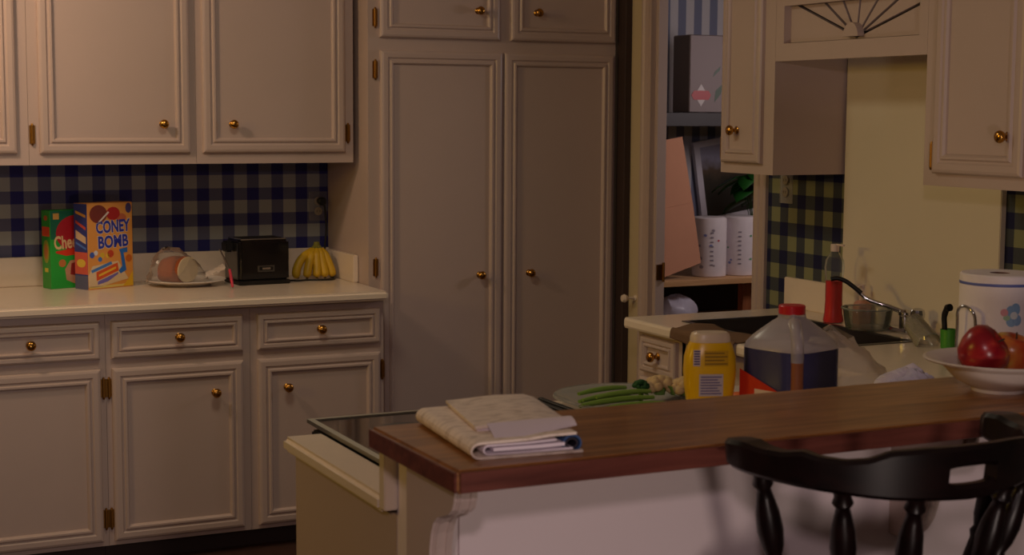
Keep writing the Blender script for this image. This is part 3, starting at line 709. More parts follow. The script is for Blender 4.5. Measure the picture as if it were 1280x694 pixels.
for i in range(46):
    a = rr_.uniform(0, 2*PI); e = rr_.uniform(-.2, 1.5); R_ = .024
    b.lathe([(0, -.009), (.0075, -.0055), (.0095, 0), (.0075, .0055), (0, .009)], 7, (R_*math.cos(a)*math.cos(e), R_*math.sin(a)*math.cos(e), .032+.017*math.sin(e)))
b.build('florets', 'broccoli', t, smooth=1, world=False)
for i, (dx, dy, s_) in enumerate(((.085, .0, .85), (.135, -.03, .8))):
    b = B(); rr_ = random.Random(20+i)
    for q in range(38):
        a = rr_.uniform(0, 2*PI); e = rr_.uniform(-.1, 1.5)
        b.lathe([(0, -.012), (.010, -.007), (.013, 0), (.010, .007), (0, .012)], 8, (PXc+dx+.030*s_*math.cos(a)*math.cos(e)*1.2, PYc+dy+.03*s_*math.sin(a)*math.cos(e), PZ+.036+.022*s_*math.sin(e)))
    t = thing('cauliflower', ['pale cauliflower piece beside the broccoli', 'pale cauliflower piece nearest the mustard bottle'][i], 'cauliflower', (PXc+dx, PYc+dy, PZ+.022), group='cauliflower pieces on the plate')
    b.build('curd', 'cauliflower', t, smooth=1)
    B().grid(lambda u, v: (PXc+dx+.045*math.cos(u*PI*1.3-.6)*(.8+.25*v), PYc+dy+.042*math.sin(u*PI*1.3-.6)*(.8+.25*v), PZ+.024+.022*v), 10, 4).build('leaf', 'broccoli_stem', t, smooth=1)
    B().lathe([(.012, PZ+.022), (.016, PZ+.04)], 10, (PXc+dx, PYc+dy, 0)).build('stalk', 'broccoli_stem', t)

# ================================================================== MUSTARD BOTTLE
t = thing('mustard_bottle', 'yellow squeeze mustard bottle standing behind the bar', 'bottle', (1.690, 2.600, .9142), math.radians(-20))
mat('mustard', (238, 190, 14), rough=.3, spec=.5); mat('mustard_cap', (226, 206, 176), rough=.35)
def supers(a, p): 
    c, s_ = math.cos(a), math.sin(a); return (abs(c)**p*(1 if c >= 0 else -1), abs(s_)**p*(1 if s_ >= 0 else -1))
def body(prof, seg=32, p=.75):
    b = B(); vs = []; fs = []
    for rx, ry, z in prof:
        for k in range(seg):
            u, v = supers(2*PI*k/seg, p); vs.append((rx*u, ry*v, z))
    m_ = len(prof)
    for i in range(m_-1):
        for k in range(seg): fs.append((i*seg+k, i*seg+(k+1) % seg, (i+1)*seg+(k+1) % seg, (i+1)*seg+k))
    fs += [tuple(range(seg)), tuple((m_-1)*seg+k for k in range(seg))]
    return b.add(vs, fs)
body([(.036, .024, 0), (.039, .027, .004), (.040, .028, .02), (.043, .030, .06), (.050, .033, .105), (.0525, .034, .135), (.051, .033, .165), (.045, .030, .185), (.040, .027, .1945)]).build('bottle_body', 'mustard', t, smooth=.7, world=False)
body([(.040, .027, .1947), (.0395, .0268, .204), (.037, .025, .2105), (.033, .021, .2135)]).build('cap', 'mustard_cap', t, smooth=.6, world=False)
def mf(u, v, n): 
    k = .0338-.0007*abs(v-.135)/.03
    return (u, -(k*(1-.12*(abs(u)/.05)**2.6))-n+.0006, v)
def decal(name, u0, u1, v0, v1, col, n, parent=t):
    b = B(); N = 8
    b.grid(lambda a, c: mf(u0+(u1-u0)*a, v0+(v1-v0)*c, n), N, 4); return b.build(name, pmat(col), parent, world=False)
lab = decal('nutrition_label', -.028, .020, .090, .134, (200, 190, 190), .0015)
for i in range(7): decal('print_line', -.025, .017-.004*(i % 3), .094+i*.0055, .0965+i*.0055, (120, 110, 150), .0022)
decal('code_label', -.040, -.026, .150, .182, (206, 190, 186), .0012)
for i in range(6): decal('print_line', -.0385, -.0275, .153+i*.005, .1555+i*.005, (70, 56, 110), .0018)
decal('text_panel', -.018, .030, .150, .180, (206, 160, 14), .0012)
for i in range(4): decal('print_line', -.017, .028-.006*(i % 2), .153+i*.007, .1555+i*.007, (140, 108, 20), .0018)

# ================================================================== JUG
t = thing('plastic_jug', 'translucent gallon jug of dark blue liquid with red cap and label', 'jug', (1.835, 2.530, .9142), math.radians(-28+45))
mat('blue_liquid', (44, 48, 100), rough=.25, noise=.1, nscale=8); mat('red_cap', (206, 32, 40), rough=.35); mat('red_label', (206, 44, 22), rough=.4); mat('amber', (150, 92, 60), rough=.3)
def sq(r_, z, p=.42): return (r_, r_, z)
body([sq(.0778, .1842), sq(.0755, .194), sq(.064, .208), sq(.050, .221), sq(.036, .233), sq(.0235, .243), sq(.0225, .252)], 40, .5).build('upper_shell', 'jug_plastic', t, smooth=.7, world=False)
body([sq(.070, 0), sq(.076, .006), sq(.078, .02), sq(.078, .150), sq(.078, .184)], 40, .5).build('lower_shell', 'jug_thin', t, smooth=.7, world=False)
body([sq(.068, .002), sq(.0745, .007), sq(.0765, .02), sq(.0765, .150), sq(.0765, .1835)], 40, .5).build('liquid', 'blue_liquid', t, smooth=.7, world=False)
B().lathe([(.024, .250), (.0265, .251), (.0265, .266), (.025, .268), (0, .268)], 26).build('cap', 'red_cap', t, smooth=.6, world=False)
hd = Vector((-1, -1, 0)).normalized()   # the handle corner faces the camera
hp = [hd*.036+Vector((0, 0, .236)), hd*.066+Vector((0, 0, .226)), hd*.088+Vector((0, 0, .200)), hd*.090+Vector((0, 0, .150)), hd*.091+Vector((0, 0, .110)), hd*.086+Vector((0, 0, .082))]
h_ = B().tube(smoothpath(hp)[:17], .0125, 12).build('handle', 'jug_plastic', t, smooth=.9, world=False)
B().tube(smoothpath(hp)[16:], .0122, 12).build('handle_liquid', 'amber', h_, smooth=.9, world=False)
# red label on the left visible face (local -x side), its top edge cut on a slant
lf = lambda u, v, n: (-.0785-n, u, v)
lab = B().prism([(-.060, .012), (.064, .012), (.064, .142), (-.060, .096)], lf, .0006, .0012).build('label', 'red_label', t, world=False)
B().prism(rect(-.026, .026, .070, .106), lf, .0014, .0018).build('label_panel', pmat((226, 206, 180)), lab, world=False)

# ================================================================== BOWL OF APPLES ON THE BAR
bcx, bcy = 1.976, 2.104
t = thing('bowl', 'white wide rimmed bowl holding apples on the bar', 'bowl', (bcx, bcy, 1.0702))
B().lathe([(0, .004), (.040, .003), (.042, 0), (.046, 0), (.048, .006), (.075, .020), (.098, .043), (.103, .0475), (.130, .0545), (.132, .057), (.128, .0590), (.101, .0525), (.092, .045), (.070, .026), (.045, .011), (0, .009)], 48).build('bowl_body', 'china', t, smooth=.7, world=False)
def apple_mat(name, c1, c2, c3):
    m = bpy.data.materials.new(name); m.use_nodes = True; nt = m.node_tree; b = nt.nodes['Principled BSDF']
    tc = nt.nodes.new('ShaderNodeTexCoord'); mp = nt.nodes.new('ShaderNodeMapping'); mp.inputs['Scale'].default_value = (14, 14, 5)
    n = nt.nodes.new('ShaderNodeTexNoise'); n.inputs['Scale'].default_value = 2.2; n.inputs['Detail'].default_value = 5
    r = nt.nodes.new('ShaderNodeValToRGB'); e = r.color_ramp.elements
    e[0].position = .40; e[0].color = (*lin(c1), 1); e[1].position = .72; e[1].color = (*lin(c3), 1); k_ = e.new(.58); k_.color = (*lin(c2), 1)
    nt.links.new(tc.outputs['Object'], mp.inputs[0]); nt.links.new(mp.outputs[0], n.inputs['Vector']); nt.links.new(n.outputs['Fac'], r.inputs[0]); nt.links.new(r.outputs[0], b.inputs['Base Color'])
    b.inputs['Roughness'].default_value = .28; MATS[name] = m
apple_mat('apple_red', (138, 16, 30), (176, 44, 40), (206, 170, 70)); apple_mat('apple_gold', (196, 74, 36), (214, 128, 56), (206, 180, 70))
mat('stalk', (60, 42, 22), rough=.8)
def apple(loc, s_, m, rot, label):
    t = thing('apple', label, 'apple', loc, 0, 'apples in the bowl', rot=rot)
    pr = [(0, -.026), (.006, -.031), (.016, -.0335), (.027, -.026), (.036, -.010), (.040, .006), (.0385, .020), (.031, .030), (.020, .0345), (.010, .031), (.004, .024), (0, .022)]
    B().lathe([(a*s_, b_*s_) for a, b_ in pr], 28).build('fruit', m, t, smooth=1.2, world=False)
    B().tube([(0, 0, .022*s_), (.002, 0, .032*s_), (.006, .002, .040*s_)], .0016, 6).build('stalk', 'stalk', t, world=False)
apple((1.924, 2.092, 1.0702+.074), 1.12, 'apple_red', (math.radians(38), math.radians(38), 0), 'dark red apple at the left of the bowl')
apple((2.016, 2.118, 1.0702+.060), 1.02, 'apple_gold', (math.radians(15), math.radians(-10), 1), 'golden red apple at the right of the bowl')

# ================================================================== PAPER TOWEL ON HOLDER
tcx, tcy = 2.388, 2.550
mat('tissue', (246, 238, 238), rough=.9, bump=.5, nscale=90)
t = thing('paper_towel_roll', 'paper towel roll with blue band and print behind the apple bowl', 'paper towel', (tcx, tcy, .928))
RR = .083
B().lathe([(RR, 0), (RR, .292), (RR-.003, .295), (.0215, .295), (.021, .0)], 48).build('roll', 'tissue', t, smooth=.6, world=False)
B().lathe([(.0208, .001), (.0208, .2945), (.0195, .2945), (.0195, .001)], 24).build('core', mat('card_core', (120, 84, 66), rough=.9) and 'card_core', t, smooth=.6, world=False)
B().lathe([(RR+.0002, .272), (RR+.0008, .273), (RR+.0008, .277), (RR+.0002, .278)], 48).build('blue_band', pmat((98, 110, 178)), t, smooth=.6, world=False)
def cyl(a0, z0_): return lambda u, v, n: ((RR+n)*math.cos(a0+u/RR), (RR+n)*math.sin(a0+u/RR), z0_+v)
va = math.atan2(-tcy, -tcx)
for a_, z_, col, ru, rv in ((.30, .222, (140, 180, 220), .010, .012), (.42, .226, (140, 180, 220), .010, .013), (.32, .200, (150, 186, 222), .011, .011), (.46, .203, (140, 176, 216), .010, .012), (.38, .213, (222, 232, 238), .008, .008), (.14, .219, (226, 160, 168), .008, .008), (.20, .208, (170, 206, 176), .007, .006), (-.55, .13, (170, 196, 222), .010, .012)):
    patch(t, 'print_patch', ell(0, 0, ru, rv, 14), col, cyl(va+a_, z_), .0003+.0003*(ru < .009), .0006+.0003*(ru < .009))
t = thing('towel_holder', 'chrome paper towel holder with a tall wire loop', 'holder', (tcx, tcy, .9142))
B().lathe([(.092, 0), (.092, .006), (.085, .012), (.02, .0135), (0, .0135)], 36).build('base', 'chrome', t, smooth=.6, world=False)
B().lathe([(.006, .0135), (.006, .27), (.008, .275), (.008, .28), (0, .284)], 14).build('post', 'chrome', t, smooth=.7, world=False)
lp = [(-.088, -.040, .010), (-.094, -.036, .12), (-.092, -.032, .205), (-.097, -.028, .232), (-.100, -.006, .242), (-.103, .010, .232), (-.102, .012, .20), (-.100, .014, .12), (-.088, .012, .010)]
B().tube(smoothpath(lp), .0034, 10).build('wire_loop', 'chrome', t, smooth=.9, world=False)

# ================================================================== CLEAR BAG, CLOTH AND FRUIT BEHIND THE BAR
film('bag_clear', (226, 214, 200), .34, .10)
def bag2(u, v):
    a = 2*PI*u; z = v
    r_ = (1-v)**.6
    return (2.150+.150*r_*math.cos(a)-.045*v, 2.765+.090*r_*math.sin(a), .922+.168*v**.85)
o = B().grid(floorz(crumple(bag2, .016, 11), .9155), 20, 9, True).build('produce_bag', 'bag_clear', org=(2.155, 2.765, .915), smooth=.55)
tag(o, 'crumpled clear plastic bag standing right of the jug', 'plastic bag')
mat('cloth_white', (216, 210, 226), rough=.9, noise=.1, nscale=30)
def clothfn(u, v):
    x, y = u-.5, v-.5; r_ = math.hypot(x, y)*1.6
    return (2.160+x*.15, 2.55+y*.16, .925+.112*max(0, 1-r_)**.55)
o = B().grid(floorz(crumple(clothfn, .021, 23), .9155), 26, 22).build('dish_cloth', 'cloth_white', org=(2.16, 2.55, .915), smooth=.5)
so = o.modifiers.new('thick', 'SOLIDIFY'); so.thickness = .002; so.offset = 1
tag(o, 'crumpled white and grey cloth between the clear bag and the bowl', 'cloth')
mat('orange', (232, 112, 40), rough=.45, bump=.4, nscale=200)
t = thing('orange', 'small orange fruit between the mustard bottle and the jug', 'fruit', (1.805, 2.655, .9142))
B().lathe([(0, 0), (.015, .002), (.032, .018), (.038, .038), (.034, .058), (.018, .073), (.004, .075), (0, .074)], 22).build('fruit', 'orange', t, smooth=1.2, world=False)
B().lathe([(.004, .0735), (.004, .0765), (0, .077)], 6).build('stem_end', 'stalk', t, world=False)
# brown towel over the sink cabinet edge
mat('brown_cloth', (112, 84, 62), rough=.9, noise=.15, nscale=40, bump=.3)
def tow(u, v):
    # u along the counter edge, v from the sink side over the front edge
    y = 3.66+.335*u
    if v < .55: x = 2.576-(2.576-2.466)*(v/.55); z = .9195+.004*math.sin(v*9+u*6)+.014*max(0, 1-abs(u-.85)/.25)*(1-v/.55)
    elif v < .68: k_ = (v-.55)/.13; x = 2.466-.010*math.sin(k_*PI/2); z = .9195-.012*(1-math.cos(k_*PI/2))
    else: k_ = (v-.68)/.32; x = 2.455-.002*math.sin(u*14)*k_; z = .9075-k_*(.030+.012*math.sin(u*3.2+1))
    return (x, y, z)
o = B().grid(tow, 26, 20).build('dish_towel', 'brown_cloth', org=(2.5, 3.83, .917), smooth=1.0)
so = o.modifiers.new('thick', 'SOLIDIFY'); so.thickness = .002; so.offset = 0
tag(o, 'brown dish towel hanging over the counter edge before the sink', 'towel')

# ================================================================== SINK SIDE ITEMS
mat('red_soap', (216, 4, 6), rough=.3, spec=.2); mat('white_plastic', (226, 206, 196), rough=.4); mat('pink_soap', (206, 150, 130), rough=.35)
t = thing('soap_bottle', 'tall clear bottle half full of red dish soap', 'bottle', (3.003, 3.925, .9142))
sp = [(.026, 0), (.031, .003), (.032, .010), (.028, .03), (.0265, .07), (.0265, .125), (.029, .150), (.031, .172), (.028, .195), (.018, .212), (.012, .222), (.012, .228)]
B().lathe([(a, b_) for a, b_ in sp], 26).build('bottle_shell', 'glass', t, smooth=.8, world=False)
B().lathe([(0, .001)]+[(a-.0012, max(b_, .0015)) for a, b_ in sp if b_ < .13]+[(.0262, .130), (0, .130)], 26).build('soap', 'red_soap', t, smooth=.8, world=False)
cp_ = B().lathe([(.0125, .222), (.0135, .223), (.0135, .243), (.012, .245), (0, .245)], 20).build('cap', 'white_plastic', t, smooth=.6, world=False)
B().box(-.004, .004, -.046, -.006, .2405, .2465).build('flip_lid', 'white_plastic', cp_, bevel=.002, world=False)
t = thing('soap_dispenser', 'small pinkish soap dispenser behind the red soap bottle', 'bottle', (3.072, 3.872, .9142))
body([(.026, .018, 0), (.028, .020, .004), (.028, .020, .055), (.024, .017, .066), (.012, .011, .073)], 24, .6).build('bottle_body', 'pink_soap', t, smooth=.7, world=False)
B().lathe([(.010, .0732), (.010, .084), (.004, .086), (.004, .112), (.007, .113), (.007, .121), (0, .122)], 14).build('pump', 'white_plastic', t, smooth=.6, world=False)
B().tube([(0, 0, .117), (-.016, -.004, .118), (-.026, -.006, .113)], .0032, 8).build('nozzle', 'white_plastic', t, smooth=.8, world=False)
# faucet
t = thing('faucet', 'chrome faucet with black tipped spout and round handle', 'faucet', (3.055, 3.628, .9142))
body([(.026, .10, 0), (.026, .10, .006), (.020, .092, .014), (.010, .080, .017)], 30, .8).build('deck_plate', 'chrome', t, smooth=.6, world=False)
B().lathe([(.017, .015), (.016, .05), (.019, .054), (.019, .062), (.012, .07), (0, .072)], 20, (0, .022, 0)).build('column', 'chrome', t, smooth=.6, world=False)
s0 = [(0, .022, .060), (-.030, .060, .076), (-.075, .10, .095), (-.105, .128, .128)]
sp_ = B().tube(smoothpath(s0), [.0075]*7+[.0065]*6+[.0058]*6, 12).build('spout', 'chrome', t, smooth=.9, world=False)
s1 = [(-.090, .114, .113), (-.122, .143, .145), (-.143, .160, .155), (-.160, .172, .152)]
B().tube(smoothpath(s1), .0068, 12).build('black_tip', 'black', sp_, smooth=.9, world=False)
hn = B().lathe([(.013, .015), (.011, .035), (.014, .045), (.020, .052), (.022, .064), (.019, .076), (.010, .081), (0, .082)], 12, (-.005, -.041, 0)).build('handle', 'chrome', t, smooth=.5, world=False)
# glass bowl upside down, tilted tumbler
t = thing('glass_dish', 'clear glass dish leaning beside the faucet', 'dish', (2.995, 3.748, .9172), 0)
B().lathe([(.062, 0), (.064, .003), (.070, .030), (.074, .058), (.078, .062), (.076, .064), (.070, .060), (.066, .030), (.060, .006), (0, .006), (0, 0)], 34).build('dish_body', 'smoke_glass', t, smooth=.7, world=False)
B().tube([(.077*math.cos(2*PI*i/30), .077*math.sin(2*PI*i/30), .0635) for i in range(31)], .0028, 6).build('dish_rim', 'glass', t, smooth=.9, world=False)
t = thing('glass_tumbler', 'ribbed glass tumbler lying tilted near the faucet handle', 'glass', (2.935, 3.440, .950), rot=Vector((-.10, -.72, -.42)).to_track_quat('Z', 'Y').to_euler())
b = B(); vs = []; N = 32
for r_, z in [(.026, -.05), (.029, -.047), (.034, .045), (.035, .052), (.0335, .052), (.0325, .045), (.0275, -.040), (.0, -.040)]:
    for k_ in range(N):
        rr_ = r_*(1+.03*(1 if k_ % 2 else -1)*(1 if -.046 < z < .05 else 0)); vs.append((rr_*math.cos(2*PI*k_/N), rr_*math.sin(2*PI*k_/N), z))
fs = [(i*N+k_, i*N+(k_+1) % N, (i+1)*N+(k_+1) % N, (i+1)*N+k_) for i in range(7) for k_ in range(N)]+[tuple(range(N))]
b.add(vs, fs).build('glass_body', 'ribbed_glass', t, smooth=.5, world=False)
B().tube([(.0345*math.cos(2*PI*i/24), .0345*math.sin(2*PI*i/24), .052) for i in range(25)], .0016, 6).build('rim', 'glass', t, smooth=.9, world=False)
# brush standing in a green cup
t = thing('brush_cup', 'small green cup with a black handled dish brush', 'cup', (2.955, 3.345, .9142)) 
mat('green_plastic', (70, 150, 44), rough=.35)
B().lathe([(.019, 0), (.021, .002), (.023, .055), (.0215, .055), (.0195, .004), (0, .004)], 20).build('cup', 'green_plastic', t, smooth=.6, world=False)
t = thing('dish_brush', 'black handled dish brush standing in the green cup', 'brush', (2.953, 3.348, .9184))
B().tube(smoothpath([(-.002, .008, .002), (-.002, .010, .055), (-.004, .010, .085), (-.006, -.002, .108), (-.008, -.016, .113)]), [.0075]*13+[.0085]*6+[.0105]*6, 10).build('handle', 'black', t, smooth=.9, world=False)
B().tube([(-.002, .008, .002), (-.003, .004, .03)], .009, 8).build('brush_head', 'green_plastic', t, world=False)

# ================================================================== UTILITY ROOM BEYOND THE DOORWAY
struct(B().box(XR+.042, 5.2, 6.42, 6.5, 0, ZC).build('wall_utility_back', 'striped_paper'), 'blue and white striped wallpaper in the room beyond the doorway')
struct(B().box(5.1, 5.2, 2.0, 6.42, 0, ZC).build('wall_utility_side', 'wall_paint'))
struct(B().box(XR+.042, 5.1, 2.0, 2.1, 0, ZC).build('wall_utility_front', 'wall_paint'))
mat('dark_wood', (30, 18, 18), rough=.5)
t = thing('storage_shelf', 'pale wooden shelf board holding paper towel packs in the doorway room', 'shelf', (4.0, 5.95, 0))
bx('shelf_board', 'shelf_wood', t, 3.30, 4.70, 5.70, 6.30, .822, .848, bevel=.002)
bx('shelf_board', 'shelf_wood', t, 3.30, 4.70, 5.72, 6.30, .60, .622, bevel=.002)
for xx in (3.31, 3.925, 4.64): bx('post', 'post_wood', t, xx, xx+.045, 5.78, 5.82, 0 if xx != 3.925 else .622, .822 if xx == 3.925 else .6, bevel=.001)
for xx in (3.31, 4.64): bx('post', 'post_wood', t, xx, xx+.045, 5.78, 5.82, .622, .822, bevel=.001)
bx('shade_panel', 'dark_wood', t, 3.30, 4.70, 6.301, 6.312, 0.0, .84, bevel=0)  # dark sheet added: shade below the shelf put into its colour
t = thing('dark_shelf', 'dark wooden wall shelf under the metal box', 'shelf', (4.0, 6.2, 1.5))
bx('shelf_board', mat('dark_wood', (30, 18, 18), rough=.5) and 'dark_wood', t, 3.42, 4.75, 5.86, 6.418, 1.505, 1.565, bevel=.002)
bx('bracket', 'dark_wood', t, 3.44, 3.47, 6.0, 6.418, 1.30, 1.5048, bevel=.002); bx('bracket', 'dark_wood', t, 4.60, 4.63, 6.0, 6.418, 1.30, 1.5048, bevel=.002)
mat('brushed', (124, 112, 110), rough=.6, metal=.35)
t = thing('metal_box', 'brushed metal box with a red hexagon badge on the dark shelf', 'box', (3.85, 6.0, 1.577))
bx('body', 'brushed', t, 3.690, 4.05, 5.88, 6.02, 1.5655, 1.904, bevel=.004)
ff = lambda u, v, n: (u-3.85, 5.88-n-6.0, v-1.577)
patch(t, 'badge_diamond', [(3.751, 1.592), (3.785, 1.641), (3.751, 1.690), (3.717, 1.641)], (186, 176, 172), ff, .0002, .0008)
patch(t, 'badge_hexagon', [(3.700, 1.641), (3.713, 1.661), (3.789, 1.661), (3.802, 1.641), (3.789, 1.621), (3.713, 1.621)], (166, 20, 24), ff, .0009, .0016)
patch(t, 'leaf_decal', [(3.81, 1.72), (3.845, 1.75), (3.85, 1.77), (3.82, 1.745)], (28, 62, 26), ff, .0002, .0006)
patch(t, 'leaf_decal', [(3.82, 1.61), (3.855, 1.65), (3.86, 1.69), (3.825, 1.66)], (28, 62, 26), ff, .0002, .0006)
# tilted framed picture on the wall
def pic_mat():
    m = bpy.data.materials.new('landscape'); m.use_nodes = True; nt = m.node_tree; b = nt.nodes['Principled BSDF']
    tc = nt.nodes.new('ShaderNodeTexCoord'); sx = nt.nodes.new('ShaderNodeSeparateXYZ'); nt.links.new(tc.outputs['Object'], sx.inputs[0])
    n = nt.nodes.new('ShaderNodeTexNoise'); n.inputs['Scale'].default_value = 14; nt.links.new(tc.outputs['Object'], n.inputs['Vector'])
    a = nt.nodes.new('ShaderNodeMath'); a.operation = 'MULTIPLY_ADD'; a.inputs[1].default_value = .10; nt.links.new(n.outputs['Fac'], a.inputs[0]); nt.links.new(sx.outputs['Z'], a.inputs[2])
    r = nt.nodes.new('ShaderNodeValToRGB'); e = r.color_ramp.elements
    e[0].position = .17; e[0].color = (*lin((20, 16, 14)), 1); e[1].position = .37; e[1].color = (*lin((150, 148, 170)), 1)
    for p_, c_ in ((.25, (34, 28, 18)), (.31, (84, 66, 50))): k_ = e.new(p_); k_.color = (*lin(c_), 1)
    nt.links.new(a.outputs[0], r.inputs[0]); nt.links.new(r.outputs[0], b.inputs['Base Color']); b.inputs['Roughness'].default_value = .4; MATS['landscape'] = m
pic_mat(); mat('frame_grey', (196, 192, 202), rough=.4)
t = thing('framed_picture', 'dark landscape picture in a pale grey frame, hung crooked', 'picture', (4.331, 6.398, 1.062), rot=(0, math.radians(-9), 0))
PW, PH = .236, .403
b = B(); b.box(-PW, PW, -.012, .012, 0, .03); b.box(-PW, PW, -.012, .012, PH-.03, PH); b.box(-PW, -PW+.032, -.012, .012, .03, PH-.03); b.box(PW-.032, PW, -.012, .012, .03, PH-.03)
b.build('frame', 'frame_grey', t, world=False)
B().box(-PW+.032, PW-.032, -.004, .008, .03, PH-.03).build('canvas', 'landscape', t, world=False)
# flattened cardboard
mat('cardboard', (206, 148, 116), rough=.85, noise=.06, nscale=12)
t = thing('cardboard_flap', 'tan flattened cardboard leaning beside the paper towel packs', 'cardboard', (3.545, 5.735, .874), rot=(math.radians(-2), math.radians(-9), 0))
f = lambda u, v, tt: (u, tt, v)
B().prism([(-.15, -.016), (.134, .022), (.134, .288), (-.15, .288)], f, 0, .008).build('lower_flap', 'cardboard', t, world=False)
B().prism([(-.15, .2885), (.134, .2885), (.128, .575), (-.15, .575)], f, .001, .009).build('upper_flap', 'cardboard', t, world=False)
# paper towel packs
mat('wrap', (222, 212, 214), rough=.35, noise=.08, nscale=25)
for i, (xx, yy, lb, col) in enumerate(((3.771, 5.822, 'wrapped paper towel pack beside the cardboard', (190, 40, 60)), (3.931, 5.822, 'wrapped paper towel pack with blue print at the shelf end', (60, 60, 176)))):
    t = thing('towel_pack', lb, 'paper towels', (xx, yy, .8482), group='paper towel packs on the shelf')
    B().lathe([(.070, 0), (.0745, .004), (.0755, .02), (.075, .245), (.0735, .257), (.066, .262), (.02, .258), (0, .258)], 26, sx=1).build('wrapped_roll', 'wrap', t, smooth=.7, world=False)
    cy_ = lambda a0, z0_: (lambda u, v, n: ((.0758+n)*math.cos(a0+u/.076), (.0758+n)*math.sin(a0+u/.076), z0_+v))
    va2 = math.atan2(-yy, -xx); rr_ = random.Random(i+3)
    for q in range(9):
        a_ = rr_.uniform(-1.15, 1.15); z_ = rr_.uniform(.04, .22); r_ = rr_.uniform(.005, .011)
        c_ = rr_.choice([(190, 60, 76), (120, 130, 186), (110, 160, 120), (150, 140, 150)])
        patch(t, 'print_patch', ell(0, 0, r_, r_*.8, 10), c_, cy_(va2+a_, z_), .0003, .0006)
    for q in range(8): patch(t, 'print_line', rect(-.007, .007, -.003, .003), (136, 128, 140), cy_(va2+(.15 if i == 0 else .0), .055+q*.02), .0007, .0009)
    patch(t, 'print_edge', rect(-.013, .013, -.045, .05), col, cy_(va2+(-1.2 if i == 0 else 1.15), .09 if i == 0 else .12), .0007, .0009)
    if i: patch(t, 'print_edge', rect(-.012, .012, -.022, .022), (20, 110, 130), cy_(va2-1.15, .06), .0007, .0009)
# plastic bags under the shelf
film('white_bag', (216, 210, 226), .72, .35)
for i, (xx, yy, rx, rz, sd, lb) in enumerate(((3.590, 5.80, .095, .150, 31, 'white plastic bag bundle under the shelf board'), (3.425, 5.83, .055, .13, 47, 'small pale bag under the shelf near the door jamb'))):
    def sb(u, v, xx=xx, yy=yy, rx=rx, rz=rz):
        a = 2*PI*u; e = (v-.5)*PI; return (xx+rx*math.cos(a)*math.cos(e), yy+.08*math.sin(a)*math.cos(e), .625+rz/2+rz*.5*math.sin(e))
    o = B().grid(floorz(crumple(sb, .012, sd), .6225), 26, 14, True).build('plastic_bag', 'white_bag', org=(xx, yy, .6225), smooth=.7)
    tag(o, lb, 'plastic bag', 'plastic bags under the shelf')
# potted plant on the shelf: only its leaves show behind the wall cabinet
mat('leaf_green', (32, 88, 30), rough=.4, noise=.2, nscale=15); mat('pot', (120, 66, 44), rough=.7); mat('soil', (40, 28, 20), rough=.9)
t = thing('potted_plant', 'leafy green potted plant half hidden by the narrow wall cabinet', 'plant', (4.130, 5.99, .8482))
B().lathe([(.055, 0), (.058, .002), (.075, .11), (.08, .112), (.08, .13), (.072, .13), (.068, .118), (.0, .118)], 24).build('pot', 'pot', t, smooth=.5, world=False)
B().lathe([(0, .1185), (.067, .1185), (.066, .1215), (0, .123)], 20).build('soil', 'soil', t, world=False)
rr_ = random.Random(8)
for i in range(16):
    a = 2*PI*i/16+rr_.uniform(-.2, .2); h_ = rr_.uniform(.18, .36); R_ = rr_.uniform(.05, .13)
    bs = Vector((0, 0, .12)); tp = Vector((R_*math.cos(a), R_*math.sin(a)*.55, .12+h_))
    d = Vector((math.cos(a), math.sin(a), -.35)).normalized(); sd_ = Vector((-math.sin(a), math.cos(a), 0)); L0 = rr_.uniform(.10, .15); Wd = L0*.36
    up = d.cross(sd_)*-1
    vs = []; ring_ = 7
    for q in range(ring_):
        u = q/(ring_-1); wq = Wd*math.sin(PI*(u**.75))
        c_ = tp+d*L0*u+Vector((0, 0, -.03*u*u))
        for s_ in (-1, 0, 1): vs.append(c_+sd_*wq*s_+Vector((0, 0, .008*abs(s_))))
    fs = [(q*3+k_, q*3+k_+1, q*3+k_+4, q*3+k_+3) for q in range(ring_-1) for k_ in (0, 1)]
    o = B().add(vs, fs).build('leaf', 'leaf_green', t, smooth=1.0, world=False)
    so = o.modifiers.new('thick', 'SOLIDIFY'); so.thickness = .0008
    B().tube([bs, bs*.4+tp*.6+Vector((0, 0, .01)), tp], .002, 6).build('leaf_stalk', 'leaf_green', o, world=False)

# ================================================================== BAR STOOL
CX, CY, SA, SB = 1.51, 1.86, .235, .200
t = thing('bar_stool', 'dark wooden captain style bar stool with a hand hole in the crest', 'bar stool', (CX, CY, 0))
def lerp(tab, d):
    for (a, va_), (b_, vb) in zip(tab, tab[1:]):
        if a <= d <= b_: return va_+(vb-va_)*(d-a)/(b_-a)
    return tab[0][1] if d < tab[0][0] else tab[-1][1]
ZT = [(0, 1.102), (18, 1.101), (30, 1.097), (37, 1.086), (45, 1.0825), (54, 1.085), (60, 1.091), (68, 1.086), (76, 1.087), (84, 1.092), (90, 1.091), (96, 1.088)]
ZB = [(0, 1.022), (30, 1.027), (50, 1.034), (70, 1.041), (90, 1.048), (96, 1.054)]
TH = [(0, .011), (50, .012), (70, .017), (84, .024), (92, .025), (96, .016)]
HOLE_A, HZ0, HZ1 = 10.0, 1.0455, 1.0715      # half angle and height of the hand hole
def rp(d, off, z):
    a = math.radians(max(-90, min(90, d))); ex = max(0, abs(d)-90)*.004
    n = Vector((math.sin(a)*SB, -math.cos(a)*SA, 0)).normalized()
    # the top of the crest leans a little outwards
    return (SA*math.sin(a)+n.x*(off+(z-1.03)*.12), -SB*math.cos(a)+n.y*(off+(z-1.03)*.12)+ex, z)
